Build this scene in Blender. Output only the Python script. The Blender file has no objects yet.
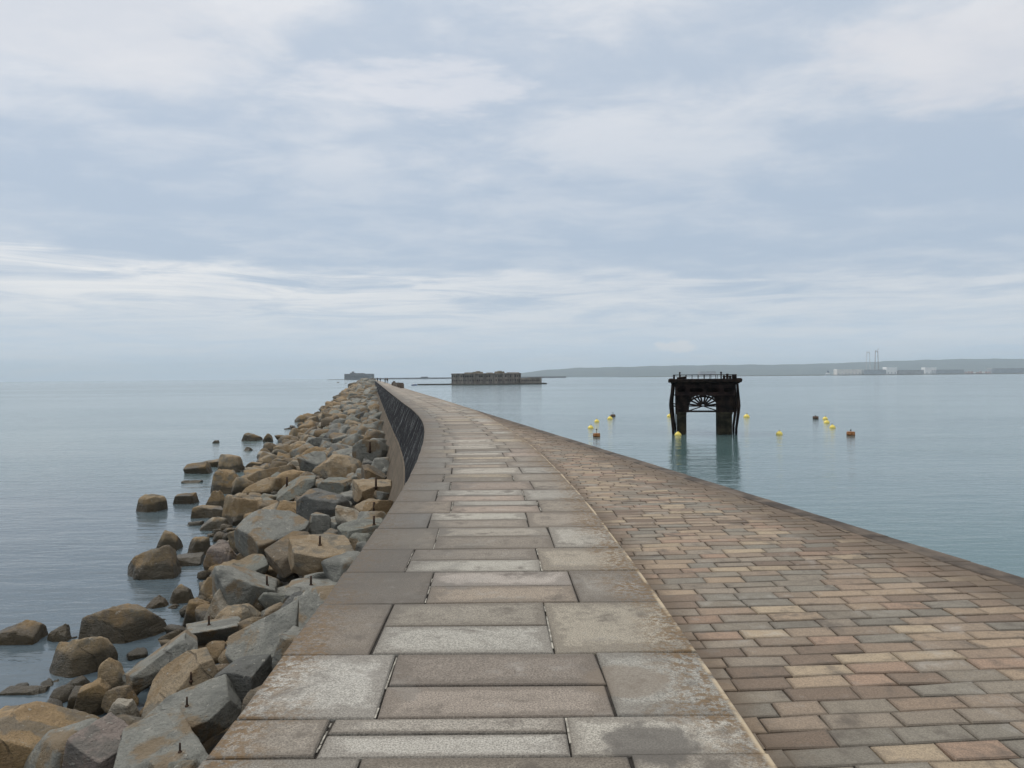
import bpy, bmesh, math, random
import numpy as np
from mathutils import Vector, Matrix

random.seed(7)
rng = np.random.default_rng(11)
scene = bpy.context.scene
COL = scene.collection
R = math.radians

# ------------------------------------------------------------------ camera
F_PX, W_PX, H_PX = 760.0, 1024, 768
CAM_H = 7.5                     # above the sea (z = 0)
PITCH = math.atan(6.8 / F_PX)
ROLL = 0.0085
Fv = Vector((0, math.cos(PITCH), -math.sin(PITCH)))
R0 = Vector((1, 0, 0)); U0 = Vector((0, math.sin(PITCH), math.cos(PITCH)))
Rv = R0 * math.cos(ROLL) - U0 * math.sin(ROLL)
Uv = U0 * math.cos(ROLL) + R0 * math.sin(ROLL)
cam_d = bpy.data.cameras.new('camera')
cam_d.sensor_width = 36.0
cam_d.lens = 36.0 * F_PX / W_PX
cam_d.clip_start = 0.1; cam_d.clip_end = 120000
cam = bpy.data.objects.new('camera', cam_d); COL.objects.link(cam)
cam.matrix_world = Matrix(((Rv.x, Uv.x, -Fv.x, 0), (Rv.y, Uv.y, -Fv.y, 0), (Rv.z, Uv.z, -Fv.z, CAM_H), (0, 0, 0, 1)))
scene.camera = cam
CAM = Vector((0, 0, CAM_H))

def ray(px, py):
    return Fv + Rv * ((px - 512) / F_PX) - Uv * ((py - 384) / F_PX)
def at(px, py, z=0.0):
    d = ray(px, py)
    return CAM + d * ((z - CAM_H) / d.z)
def at_depth(px, py, depth):
    d = ray(px, py)
    return CAM + d * (depth / d.y)

# ------------------------------------------------------------------ helpers
def tag(o, label=None, cat=None, group=None, kind=None):
    if label: o['label'] = label
    if cat: o['category'] = cat
    if group: o['group'] = group
    if kind: o['kind'] = kind
    return o
def empty(name, loc=(0, 0, 0), rz=0.0):
    o = bpy.data.objects.new(name, None); COL.objects.link(o)
    o.location = loc; o.rotation_euler = (0, 0, rz); o.empty_display_size = 0.3
    return o

class MB:
    """collects shapes, links them as ONE mesh object"""
    def __init__(s): s.v = []; s.f = []; s.uv = []; s.uv2 = []; s.tint = []; s.mi = []; s.sm = []
    def face(s, pts, uv=None, tint=None, mi=0, smooth=False, uv2=None):
        b = len(s.v); s.v += [tuple(p) for p in pts]; s.f.append(tuple(range(b, b + len(pts))))
        s.uv.append(uv or [(0, 0)] * len(pts)); s.uv2.append(uv2 or [(.5, .5)] * len(pts)); s.tint.append(tint or (1, 1, 1)); s.mi.append(mi); s.sm.append(smooth)
    def add(s, verts, faces, tint=None, mi=0, smooth=False):
        b = len(s.v); s.v += [tuple(p) for p in verts]
        for f in faces:
            s.f.append(tuple(b + i for i in f)); s.uv.append([(0, 0)] * len(f)); s.uv2.append([(.5, .5)] * len(f)); s.tint.append(tint or (1, 1, 1)); s.mi.append(mi); s.sm.append(smooth)
    def box(s, c, d, rz=0.0, bev=0.0, M=None, tint=None, mi=0, top=(1, 1)):
        """box centred at c with size d; top=(sx,sy) scales the upper face"""
        x, y, z = d[0] / 2, d[1] / 2, d[2] / 2
        base = [(-x, -y, -z), (x, -y, -z), (x, y, -z), (-x, y, -z)]
        tp = [(a * top[0], b * top[1], z) for a, b, _ in base]
        vs = base + tp
        fs = [(3, 2, 1, 0), (4, 5, 6, 7), (0, 1, 5, 4), (1, 2, 6, 5), (2, 3, 7, 6), (3, 0, 4, 7)]
        if bev > 0:
            bm = bmesh.new(); bv = [bm.verts.new(p) for p in vs]
            for f in fs: bm.faces.new([bv[i] for i in f])
            bmesh.ops.bevel(bm, geom=bm.edges[:], offset=bev, segments=1, affect='EDGES', profile=0.5)
            bm.verts.index_update(); vs = [v.co.copy() for v in bm.verts]; fs = [[v.index for v in f.verts] for f in bm.faces]; bm.free()
        T = M if M is not None else Matrix.Translation(c) @ Matrix.Rotation(rz, 4, 'Z')
        s.add([T @ Vector(p) for p in vs], fs, tint, mi)
    def tube(s, pts, r, n=8, mi=0, cap=True, smooth=True, tint=None):
        pts = [Vector(p) for p in pts]; rs = r if isinstance(r, (list, tuple)) else [r] * len(pts)
        vs = []; fs = []
        for i, p in enumerate(pts):
            t = (pts[min(i + 1, len(pts) - 1)] - pts[max(i - 1, 0)]).normalized()
            a = Vector((0, 0, 1)) if abs(t.z) < 0.9 else Vector((0, 1, 0))
            u = t.cross(a).normalized(); w = t.cross(u)
            for k in range(n):
                an = 2 * math.pi * k / n
                vs.append(p + (u * math.cos(an) + w * math.sin(an)) * rs[i])
        for i in range(len(pts) - 1):
            for k in range(n):
                fs.append((i * n + k, i * n + (k + 1) % n, (i + 1) * n + (k + 1) % n, (i + 1) * n + k))
        if cap: fs += [tuple(range(n))[::-1], tuple((len(pts) - 1) * n + k for k in range(n))]
        s.add(vs, fs, tint, mi, smooth)
    def bar(s, a, b, w, h=None, mi=0, tint=None):
        a = Vector(a); b = Vector(b); h = h or w
        t = (b - a); L = t.length; t.normalize()
        up = Vector((0, 0, 1)) if abs(t.z) < 0.95 else Vector((0, 1, 0))
        u = t.cross(up).normalized(); v = u.cross(t)
        M = Matrix(((u.x, t.x, v.x, (a.x + b.x) / 2), (u.y, t.y, v.y, (a.y + b.y) / 2), (u.z, t.z, v.z, (a.z + b.z) / 2), (0, 0, 0, 1)))
        s.box((0, 0, 0), (w, L, h), M=M, mi=mi, tint=tint)
    def lathe(s, prof, n=20, c=(0, 0, 0), mi=0, tint=None, smooth=True):
        vs = []; fs = []
        for r, z in prof:
            for k in range(n):
                a = 2 * math.pi * k / n; vs.append((c[0] + r * math.cos(a), c[1] + r * math.sin(a), c[2] + z))
        for i in range(len(prof) - 1):
            for k in range(n):
                fs.append((i * n + k, i * n + (k + 1) % n, (i + 1) * n + (k + 1) % n, (i + 1) * n + k))
        fs += [tuple(range(n))[::-1], tuple((len(prof) - 1) * n + k for k in range(n))]
        s.add(vs, fs, tint, mi, smooth)
    def prism(s, poly, y0, y1, mi=0, tint=None):
        """outline in x,z pulled from y0 to y1"""
        n = len(poly)
        vs = [(x, y0, z) for x, z in poly] + [(x, y1, z) for x, z in poly]
        fs = [tuple(range(n)), tuple(range(2 * n - 1, n - 1, -1))] + [(i, i + n, (i + 1) % n + n, (i + 1) % n) for i in range(n)]
        s.add(vs, fs, tint, mi)
    def build(s, name, mats, parent=None, attrs=False):
        me = bpy.data.meshes.new(name)
        me.from_pydata(s.v, [], s.f); me.update()
        me.polygons.foreach_set('use_smooth', s.sm)
        if attrs:
            uvl = me.uv_layers.new(name='UVMap')
            uvl.data.foreach_set('uv', np.array([c for u in s.uv for c in u], dtype=np.float32).ravel())
            uvc = me.uv_layers.new(name='cell')
            uvc.data.foreach_set('uv', np.array([c for u in s.uv2 for c in u], dtype=np.float32).ravel())
            ca = me.color_attributes.new('tint', 'FLOAT_COLOR', 'CORNER')
            arr = np.array([(*t, 1.0) for t, f in zip(s.tint, s.f) for _ in f], dtype=np.float32)
            ca.data.foreach_set('color', arr.ravel())
        for m in (mats if isinstance(mats, (list, tuple)) else [mats]): me.materials.append(m)
        if len(me.materials) > 1: me.polygons.foreach_set('material_index', s.mi)
        o = bpy.data.objects.new(name, me); COL.objects.link(o)
        if parent is not None: o.parent = parent
        return o

def copy_tree(o, parent=None):
    c = o.copy(); COL.objects.link(c); c.parent = parent
    for ch in list(o.children): copy_tree(ch, c)
    return c

# ------------------------------------------------------------------ node helper
class NG:
    def __init__(s, tree): s.t = tree; s.n = tree.nodes; s.l = tree.links
    def new(s, typ, **kw):
        n = s.n.new(typ)
        for k, v in kw.items(): setattr(n, k, v)
        return n
    def put(s, sock, v):
        if isinstance(v, bpy.types.NodeSocket): s.l.new(v, sock)
        elif v is not None: sock.default_value = v
    def math(s, op, a, b=None, c=None, clamp=False):
        n = s.new('ShaderNodeMath', operation=op, use_clamp=clamp)
        s.put(n.inputs[0], a); s.put(n.inputs[1], b); s.put(n.inputs[2], c); return n.outputs[0]
    def vmath(s, op, a, b=None):
        n = s.new('ShaderNodeVectorMath', operation=op); s.put(n.inputs[0], a)
        if op == 'SCALE': s.put(n.inputs['Scale'], b)
        else: s.put(n.inputs[1], b)
        return n.outputs[0]
    def noise(s, vec, scale=1.0, detail=4.0, rough=0.55, dist=0.0, out='Fac'):
        n = s.new('ShaderNodeTexNoise'); s.put(n.inputs['Vector'], vec); s.put(n.inputs['Scale'], scale)
        s.put(n.inputs['Detail'], detail); s.put(n.inputs['Roughness'], rough); s.put(n.inputs['Distortion'], dist)
        return n.outputs[out]
    def voro(s, vec, scale, feature='F1', out='Distance', rnd=1.0):
        n = s.new('ShaderNodeTexVoronoi', feature=feature); s.put(n.inputs['Vector'], vec); s.put(n.inputs['Scale'], scale)
        s.put(n.inputs['Randomness'], rnd); return n.outputs[out]
    def smooth(s, v, a, b, lo=0.0, hi=1.0):
        n = s.new('ShaderNodeMapRange', interpolation_type='SMOOTHSTEP'); s.put(n.inputs[0], v)
        n.inputs[1].default_value = a; n.inputs[2].default_value = b; n.inputs[3].default_value = lo; n.inputs[4].default_value = hi
        return n.outputs[0]
    def mix(s, f, a, b, blend='MIX'):
        n = s.new('ShaderNodeMix', data_type='RGBA', blend_type=blend)
        s.put(n.inputs[0], f)
        s.put(n.inputs[6], (*a, 1) if isinstance(a, tuple) and len(a) == 3 else a)
        s.put(n.inputs[7], (*b, 1) if isinstance(b, tuple) and len(b) == 3 else b)
        return n.outputs[2]
    def sep(s, v):
        n = s.new('ShaderNodeSeparateXYZ'); s.put(n.inputs[0], v); return n.outputs
    def comb(s, x, y, z):
        n = s.new('ShaderNodeCombineXYZ'); s.put(n.inputs[0], x); s.put(n.inputs[1], y); s.put(n.inputs[2], z); return n.outputs[0]
    def grey(s, v):
        n = s.new('ShaderNodeCombineColor'); s.put(n.inputs[0], v); s.put(n.inputs[1], v); s.put(n.inputs[2], v); return n.outputs[0]
    def bump(s, h, strength=0.5, dist=0.02, normal=None):
        n = s.new('ShaderNodeBump'); s.put(n.inputs['Height'], h); s.put(n.inputs['Strength'], strength); s.put(n.inputs['Distance'], dist)
        if normal is not None: s.put(n.inputs['Normal'], normal)
        return n.outputs[0]

def material(name):
    m = bpy.data.materials.new(name); m.use_nodes = True
    g = NG(m.node_tree); b = m.node_tree.nodes['Principled BSDF']
    return m, g, b
def pos(g): return g.new('ShaderNodeNewGeometry').outputs['Position']
def objco(g): return g.new('ShaderNodeTexCoord').outputs['Object']

def mat_simple(name, col, rough=0.7, var=0.25, scale=3.0, metal=0.0, second=None, bump=0.0, spec=0.4):
    m, g, b = material(name)
    c = objco(g)
    n = g.noise(c, scale, 6, 0.6)
    f = g.smooth(n, 0.35, 0.68)
    dark = tuple(x * (1 - var) for x in col); light = second or tuple(min(1, x * (1 + var)) for x in col)
    b.inputs['Base Color'].default_value = (*col, 1)
    g.put(b.inputs['Base Color'], g.mix(f, dark, light))
    b.inputs['Roughness'].default_value = rough; b.inputs['Metallic'].default_value = metal; b.inputs['Specular IOR Level'].default_value = spec
    if bump: g.put(b.inputs['Normal'], g.bump(g.noise(c, scale * 4, 5, 0.6), 0.6, bump))
    return m

# ------------------------------------------------------------------ world: overcast sky
SUN_EL, SUN_AZ = R(52), R(-50)          # azimuth from +y towards +x
world = bpy.data.worlds.new('World'); scene.world = world; world.use_nodes = True
wt = world.node_tree; g = NG(wt)
bg = wt.nodes['Background']
d = g.new('ShaderNodeTexCoord').outputs['Generated']
d = g.vmath('NORMALIZE', d)
dx, dy, dz = g.sep(d)
dzp = g.math('MAXIMUM', dz, 0.0)
inv = g.math('DIVIDE', 1.0, g.math('ADD', dzp, 0.10))
px_ = g.math('MULTIPLY', dx, inv); py_ = g.math('MULTIPLY', dy, inv)
az = g.math('ARCTAN2', dx, g.math('MAXIMUM', dy, 0.05))
P = g.comb(g.math('MULTIPLY', px_, 0.80), py_, 0.0)
nA = g.noise(P, 0.55, 3, 0.5, 0.3)
nB = g.noise(g.vmath('ADD', P, (3.7, 1.3, 0)), 1.75, 9, 0.58, 0.3)
nC = g.noise(g.vmath('ADD', P, (9.1, 5.3, 0)), 4.5, 7, 0.6, 0.5)
cl = g.math('ADD', g.math('MULTIPLY', nA, 0.40), g.math('ADD', g.math('MULTIPLY', nB, 0.37), g.math('MULTIPLY', nC, 0.23)))
cl = g.smooth(cl, 0.44, 0.60)
# the higher deck is whiter, with a blue grey belt under it
high = g.smooth(dzp, 0.17, 0.42)
cl = g.math('MULTIPLY', cl, g.math('ADD', 0.30, g.math('MULTIPLY', high, 0.70)))
BLUE = (0.455, 0.545, 0.665); WHITE = (0.785, 0.80, 0.83); LOW = (0.55, 0.66, 0.785); WARM = (0.83, 0.835, 0.845)
base = g.mix(g.smooth(dzp, 0.02, 0.12), LOW, BLUE)
# grey billows within the belt
base = g.mix(g.math('MULTIPLY', g.smooth(nB, 0.42, 0.66), 0.30), base, (0.56, 0.625, 0.71))
base = g.mix(g.math('MULTIPLY', high, 0.45), base, (0.60, 0.66, 0.745))
sky = g.mix(cl, base, WHITE)
# bright bank of cloud low over the horizon, sinking to the east
bc = g.math('SUBTRACT', 0.102, g.math('MULTIPLY', az, 0.030))
bd = g.math('SUBTRACT', dzp, g.math('ADD', bc, g.math('MULTIPLY', g.math('SUBTRACT', nB, 0.5), 0.05)))
upper = g.smooth(bd, 0.040, 0.022)
lower = g.smooth(bd, -0.085, 0.005)
streak = g.noise(g.comb(g.math('MULTIPLY', az, 3.2), g.math('MULTIPLY', dzp, 34.0), 0.0), 1.7, 9, 0.64, 0.7)
band = g.math('MULTIPLY', g.math('MULTIPLY', upper, lower), g.smooth(streak, 0.33, 0.62))
sky = g.mix(g.math('MULTIPLY', band, g.smooth(az, -0.5, 0.35, 1.0, 0.5)), sky, WARM)
# a little cumulus low in the east, and a bright billow high in the west and far east
def puff(a0, e0, ra, re, amt, col):
    global sky
    q = g.math('ADD', g.math('POWER', g.math('DIVIDE', g.math('ABSOLUTE', g.math('SUBTRACT', az, a0)), ra), 2.0), g.math('POWER', g.math('DIVIDE', g.math('ABSOLUTE', g.math('SUBTRACT', dz, e0)), re), 2.0))
    q = g.math('ADD', q, g.math('MULTIPLY', g.math('SUBTRACT', g.noise(g.comb(g.math('MULTIPLY', az, 1.0 / ra), g.math('MULTIPLY', dz, 1.0 / re), a0), 1.3, 6, .6), 0.5), 3.2))
    sky = g.mix(g.math('MULTIPLY', g.smooth(q, 1.1, 0.2), amt), sky, col)
puff(.213, .038, .028, .011, .6, (.80, .79, .80))
puff(-.52, .40, .30, .085, .6, (.77, .775, .80))
puff(-.12, .355, .16, .035, .6, (.82, .82, .85))
puff(.60, .335, .22, .06, .6, (.78, .775, .80))
# overcast dome: brighter overhead, out of the picture's frame
zen = g.smooth(dz, 0.40, 0.95, 1.0, 2.1)
sky = g.mix(g.smooth(dz, 0.42, 0.8), sky, (0.69, 0.69, 0.685))
sky = g.vmath('SCALE', sky, g.math('MULTIPLY', zen, 9.3))
st = g.new('ShaderNodeTexSky', sky_type='NISHITA', sun_disc=False)
st.sun_elevation = SUN_EL; st.sun_rotation = SUN_AZ; st.dust_density = 2.0
tot = g.vmath('ADD', sky, g.vmath('SCALE', st.outputs[0], 0.10))
g.put(bg.inputs['Color'], tot); bg.inputs['Strength'].default_value = 0.1

sun_d = bpy.data.lights.new('sun', 'SUN'); sun_d.energy = 1.5; sun_d.angle = R(11); sun_d.color = (1.0, 0.96, 0.9)
sun = bpy.data.objects.new('sun', sun_d); COL.objects.link(sun)
sdir = Vector((math.sin(SUN_AZ) * math.cos(SUN_EL), math.cos(SUN_AZ) * math.cos(SUN_EL), math.sin(SUN_EL)))
sun.rotation_euler = sdir.to_track_quat('Z', 'Y').to_euler(); sun.location = sdir * 60 + Vector((0, 0, 20))
vs = scene.view_settings
scene.display_settings.display_device = 'sRGB'
vs.view_transform = 'Standard'; vs.look = 'None'; vs.exposure = 0.0; vs.gamma = 1.0; vs.use_curve_mapping = False
scene.cycles.max_bounces = 6; scene.cycles.diffuse_bounces = 2; scene.cycles.glossy_bounces = 3
scene.cycles.volume_bounces = 0; scene.cycles.use_denoising = True

# ------------------------------------------------------------------ plan of the breakwater
TOP = CAM_H - 1.65; QUAY = TOP - 0.10
SLOPE = -0.184
LY = [-20, 3.25, 5.6, 10, 12.7, 21.6, 28.8, 39.4, 50, 87]
LX = [-1.18, -1.36, -1.42, -1.585, -1.74, -2.52, -3.42, -5.17, -7.15, -14.0]
RY = [-20, 3.2, 6.4, 8.9, 12.2, 19.2, 28, 37.4, 46, 87]
RX = [1.15, 1.107, 1.075, 1.02, 0.88, 0.40, -0.55, -1.72, -3.2, -10.75]
def pchip(xs, ys):
    xs = np.array(xs, float); ys = np.array(ys, float)
    h = np.diff(xs); dl = np.diff(ys) / h
    m = np.zeros_like(ys); m[0] = dl[0]; m[-1] = SLOPE
    for i in range(1, len(xs) - 1):
        if dl[i - 1] * dl[i] > 0:
            w1 = 2 * h[i] + h[i - 1]; w2 = h[i] + 2 * h[i - 1]; m[i] = (w1 + w2) / (w1 / dl[i - 1] + w2 / dl[i])
    def f(x):
        if x >= xs[-1]: return float(ys[-1] + SLOPE * (x - xs[-1]))
        if x <= xs[0]: return float(ys[0] + m[0] * (x - xs[0]))
        i = int(np.searchsorted(xs, x) - 1); i = max(0, min(i, len(h) - 1))
        t = (x - xs[i]) / h[i]
        return float((1 + 2 * t) * (1 - t) ** 2 * ys[i] + t * (1 - t) ** 2 * h[i] * m[i] + t * t * (3 - 2 * t) * ys[i + 1] + t * t * (t - 1) * h[i] * m[i + 1])
    return f
XL = pchip(LY, LX); XR = pchip(RY, RX)
def XQ(y): return 5.55 + SLOPE * y              # outer edge of the kerb along the harbour
def kskew(y): return 0.0 + 0.184 * min(1, max(0, (y - 10) / 35))
def PLR(s, v):
    """point of the walkway: s along, v across from 0 (sea) to 1 (harbour)"""
    yl = s; w = XR(s) - XL(s); yr = s + kskew(s) * w
    a = (XL(yl), yl); b = (XR(yr), yr)
    return (a[0] + (b[0] - a[0]) * v, a[1] + (b[1] - a[1]) * v)
FAR = 1500.0

# ------------------------------------------------------------------ materials of the stonework
def mat_granite(name, kind):
    m, g, b = material(name)
    uv = g.new('ShaderNodeUVMap', uv_map='UVMap').outputs[0]
    tint = g.new('ShaderNodeVertexColor', layer_name='tint').outputs[0]
    p = pos(g)
    sp = g.noise(p, 105.0 if kind == 'slab' else 110.0, 3, 0.75)
    vo = g.voro(p, 120.0)
    spk = g.math('ADD', g.math('MULTIPLY', g.smooth(sp, 0.34, 0.66), 0.75), g.math('MULTIPLY', g.smooth(vo, 0.1, 0.6), 0.25))
    lo, hi = (0.38, 1.50) if kind == 'slab' else (0.66, 1.26)
    col = g.mix(1.0, tint, g.grey(g.math('ADD', lo, g.math('MULTIPLY', spk, hi - lo))), 'MULTIPLY')
    st1 = g.noise(p, 2.1, 7, 0.62, 0.4); st2 = g.noise(p, 7.0, 6, 0.65, 0.3)
    stain = g.math('ADD', g.math('MULTIPLY', st1, 0.6), g.math('MULTIPLY', st2, 0.4))
    col = g.mix(g.math('MULTIPLY', g.smooth(stain, 0.50, 0.66), 0.8), col, (0.085, 0.07, 0.056))
    col = g.mix(g.math('MULTIPLY', g.smooth(stain, 0.47, 0.36), 0.30), col, (0.40, 0.385, 0.35))
    cu, cv, _ = g.sep(g.new('ShaderNodeUVMap', uv_map='cell').outputs[0])
    LX_, LY_ = (1.0, .55) if kind == 'slab' else (.34, .165)
    eu = g.math('MULTIPLY', g.math('MINIMUM', cu, g.math('SUBTRACT', 1.0, cu)), LX_); ev = g.math('MULTIPLY', g.math('MINIMUM', cv, g.math('SUBTRACT', 1.0, cv)), LY_)
    ed = g.math('MINIMUM', eu, ev)
    wid = .085 if kind == 'slab' else .022
    gr = g.smooth(g.math('ADD', ed, g.math('MULTIPLY', g.math('SUBTRACT', stain, 0.53), wid * 9.0)), wid, 0.0)
    col = g.mix(g.math('MULTIPLY', gr, 0.46 if kind == 'slab' else .22), col, (.085, .068, .052))
    lip = g.smooth(ed, .012 if kind == 'slab' else .008, 0.0)
    col = g.mix(g.math('MULTIPLY', lip, 0.22), col, (.06, .05, .04))
    u, v, _ = g.sep(uv)
    if kind == 'slab':
        # rusty lichen and grit gather along the two outer edges (u, v = metres to the sea edge and to the harbour edge)
        e = g.math('MINIMUM', u, v)
        edge = g.smooth(g.math('ADD', e, g.math('MULTIPLY', g.math('SUBTRACT', st1, 0.5), 1.0)), 0.42, 0.05)
        fl = g.noise(p, 24.0, 5, 0.7)
        lich = g.math('MULTIPLY', edge, g.smooth(fl, 0.44, 0.56))
        col = g.mix(g.math('MULTIPLY', lich, 0.85), col, (0.135, 0.082, 0.035))
        fl2 = g.noise(g.vmath('ADD', p, (4, 7, 1)), 38.0, 4, 0.7)
        col = g.mix(g.math('MULTIPLY', g.math('MULTIPLY', edge, g.smooth(fl2, 0.56, 0.62)), 0.8), col, (0.075, 0.06, 0.045))
        # damp, sooty blotches along the seaward third
        dm = g.math('MULTIPLY', g.smooth(g.math('ADD', u, g.math('MULTIPLY', g.math('SUBTRACT', st1, 0.5), 2.2)), 1.15, 0.35), g.smooth(g.sep(p)[1], 4.3, 6.5))
        col = g.mix(g.math('MULTIPLY', dm, 0.62), col, (.085, .077, .066))
        # pale strip along the harbour side arris, broken up by noise
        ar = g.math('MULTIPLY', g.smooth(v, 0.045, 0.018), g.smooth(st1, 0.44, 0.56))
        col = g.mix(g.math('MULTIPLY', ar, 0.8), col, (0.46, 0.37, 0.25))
        # two old round damp marks by the harbour edge
        for (cx, cy, r, c, a) in ((0.61, 3.40, 0.23, (0.085, 0.076, 0.066), 0.78), (0.60, 4.10, 0.26, (0.17, 0.135, 0.10), 0.6)):
            dd = g.new('ShaderNodeVectorMath', operation='DISTANCE'); g.put(dd.inputs[0], g.vmath('MULTIPLY', p, (1, 1, 0))); dd.inputs[1].default_value = (cx, cy, 0)
            k = g.smooth(g.math('ADD', dd.outputs['Value'], g.math('MULTIPLY', g.math('SUBTRACT', st2, 0.5), 0.22)), r, r * 0.72)
            col = g.mix(g.math('MULTIPLY', k, a), col, c)
    else:
        # dirt washed against the kerb and in along the walkway's foot
        e1 = g.smooth(g.math('ADD', v, g.math('MULTIPLY', g.math('SUBTRACT', st1, 0.5), 1.2)), 0.85, 0.15)
        e2 = g.smooth(g.math('ADD', u, g.math('MULTIPLY', g.math('SUBTRACT', st2, 0.5), 0.5)), 0.30, 0.02)
        col = g.mix(g.math('MULTIPLY', g.math('MAXIMUM', e1, e2), 0.75), col, (0.095, 0.068, 0.045))
    g.put(b.inputs['Base Color'], col)
    b.inputs['Roughness'].default_value = 0.82
    b.inputs['Specular IOR Level'].default_value = 0.35
    h = g.math('ADD', g.math('MULTIPLY', sp, 0.5), g.math('MULTIPLY', st2, 0.8))
    g.put(b.inputs['Normal'], g.bump(h, 0.55, 0.012 if kind == 'slab' else 0.008))
    return m
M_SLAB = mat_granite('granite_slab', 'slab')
M_PAVER = mat_granite('granite_sett', 'paver')
M_MORTAR = mat_simple('dark_joint', (0.03, 0.025, 0.02), 0.95, 0.4, 9, bump=0.01)
M_LIME = mat_simple('pale_mortar', (0.27, 0.25, 0.21), 0.9, 0.45, 14, bump=0.004)

SLAB_TINTS = [(a * .85, b * .825, c * .765) for a, b, c in [(.30, .268, .232), (.36, .335, .30), (.245, .208, .172), (.30, .25, .215), (.285, .272, .25), (.215, .19, .162), (.33, .285, .225), (.27, .235, .20)]]
PAVER_TINTS = [(a * 1.05, b * .995, c * .90) for a, b, c in [(.245, .195, .148), (.225, .165, .128), (.20, .175, .148), (.162, .152, .134), (.148, .115, .092), (.275, .228, .172), (.215, .168, .132), (.235, .19, .15), (.19, .155, .125), (.178, .16, .136)]]
def jtint(pal, j=0.10):
    t = random.choice(pal); k = 1 + random.uniform(-j, j)
    return tuple(c * k for c in t)

def stone(mb, c4, z, tint, uvf, gap=0.006, bev=0.008, depth=0.035, jz=0.002):
    """one stone of a paving: quad c4 (x,y) shrunk by the joint, top with a worn edge and short sides"""
    c = np.array(c4, float); cen = c.mean(axis=0)
    def shrink(a):
        out = []
        n = 4
        for i in range(4):
            p0, p, p1 = c[(i - 1) % n], c[i], c[(i + 1) % n]
            e0 = (p - p0) / (np.linalg.norm(p - p0) + 1e-9); e1 = (p1 - p) / (np.linalg.norm(p1 - p) + 1e-9)
            n0 = np.array([-e0[1], e0[0]]); n1 = np.array([-e1[1], e1[0]])
            out.append(p + (n0 + n1) * a)
        return np.array(out)
    jt = rng.uniform(-.0035, .0035, (4, 2)) * (2.2 if depth > .032 else 1.0); o = shrink(gap) + jt; i_ = shrink(gap + bev) + jt
    zt = [z + random.uniform(-jz, jz) for _ in range(4)]
    T = [(*i_[k], zt[k]) for k in range(4)]; B = [(*o[k], zt[k] - bev * 0.8) for k in range(4)]; D = [(*o[k], z - depth) for k in range(4)]
    U = [uvf(p) for p in T]; UB = [uvf(p) for p in B]
    mb.face(T, U, tint, uv2=[(0, 0), (1, 0), (1, 1), (0, 1)])
    for k in range(4):
        j = (k + 1) % 4
        mb.face([B[k], B[j], T[j], T[k]], [UB[k], UB[j], U[j], U[k]], tint, uv2=[(0, 0)] * 4)
        mb.face([D[k], D[j], B[j], B[k]], [UB[k], UB[j], UB[j], UB[k]], tint)

# ------------------------------------------------------------------ sea wall with its walkway
sea_wall = empty('sea_wall', (0, 0, 0))
tag(sea_wall, 'long curving stone sea wall topped with worn granite slabs', 'sea wall')
slab_mb, lime_mb, mort_mb = MB(), MB(), MB()
def uv_slab(p):
    x, y = p[0], p[1]
    return (x - XL(y), XR(y) - x)
ROWS = [-6.0 + 0.93 * i for i in range(11)]
ROWS = [r for r in ROWS if r < 3.4] + [3.68, 4.53, 5.55, 6.45, 7.32, 8.35]
while ROWS[-1] < 170: ROWS.append(ROWS[-1] + random.uniform(0.86, 1.04))
K0 = ROWS.index(3.68)
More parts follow.
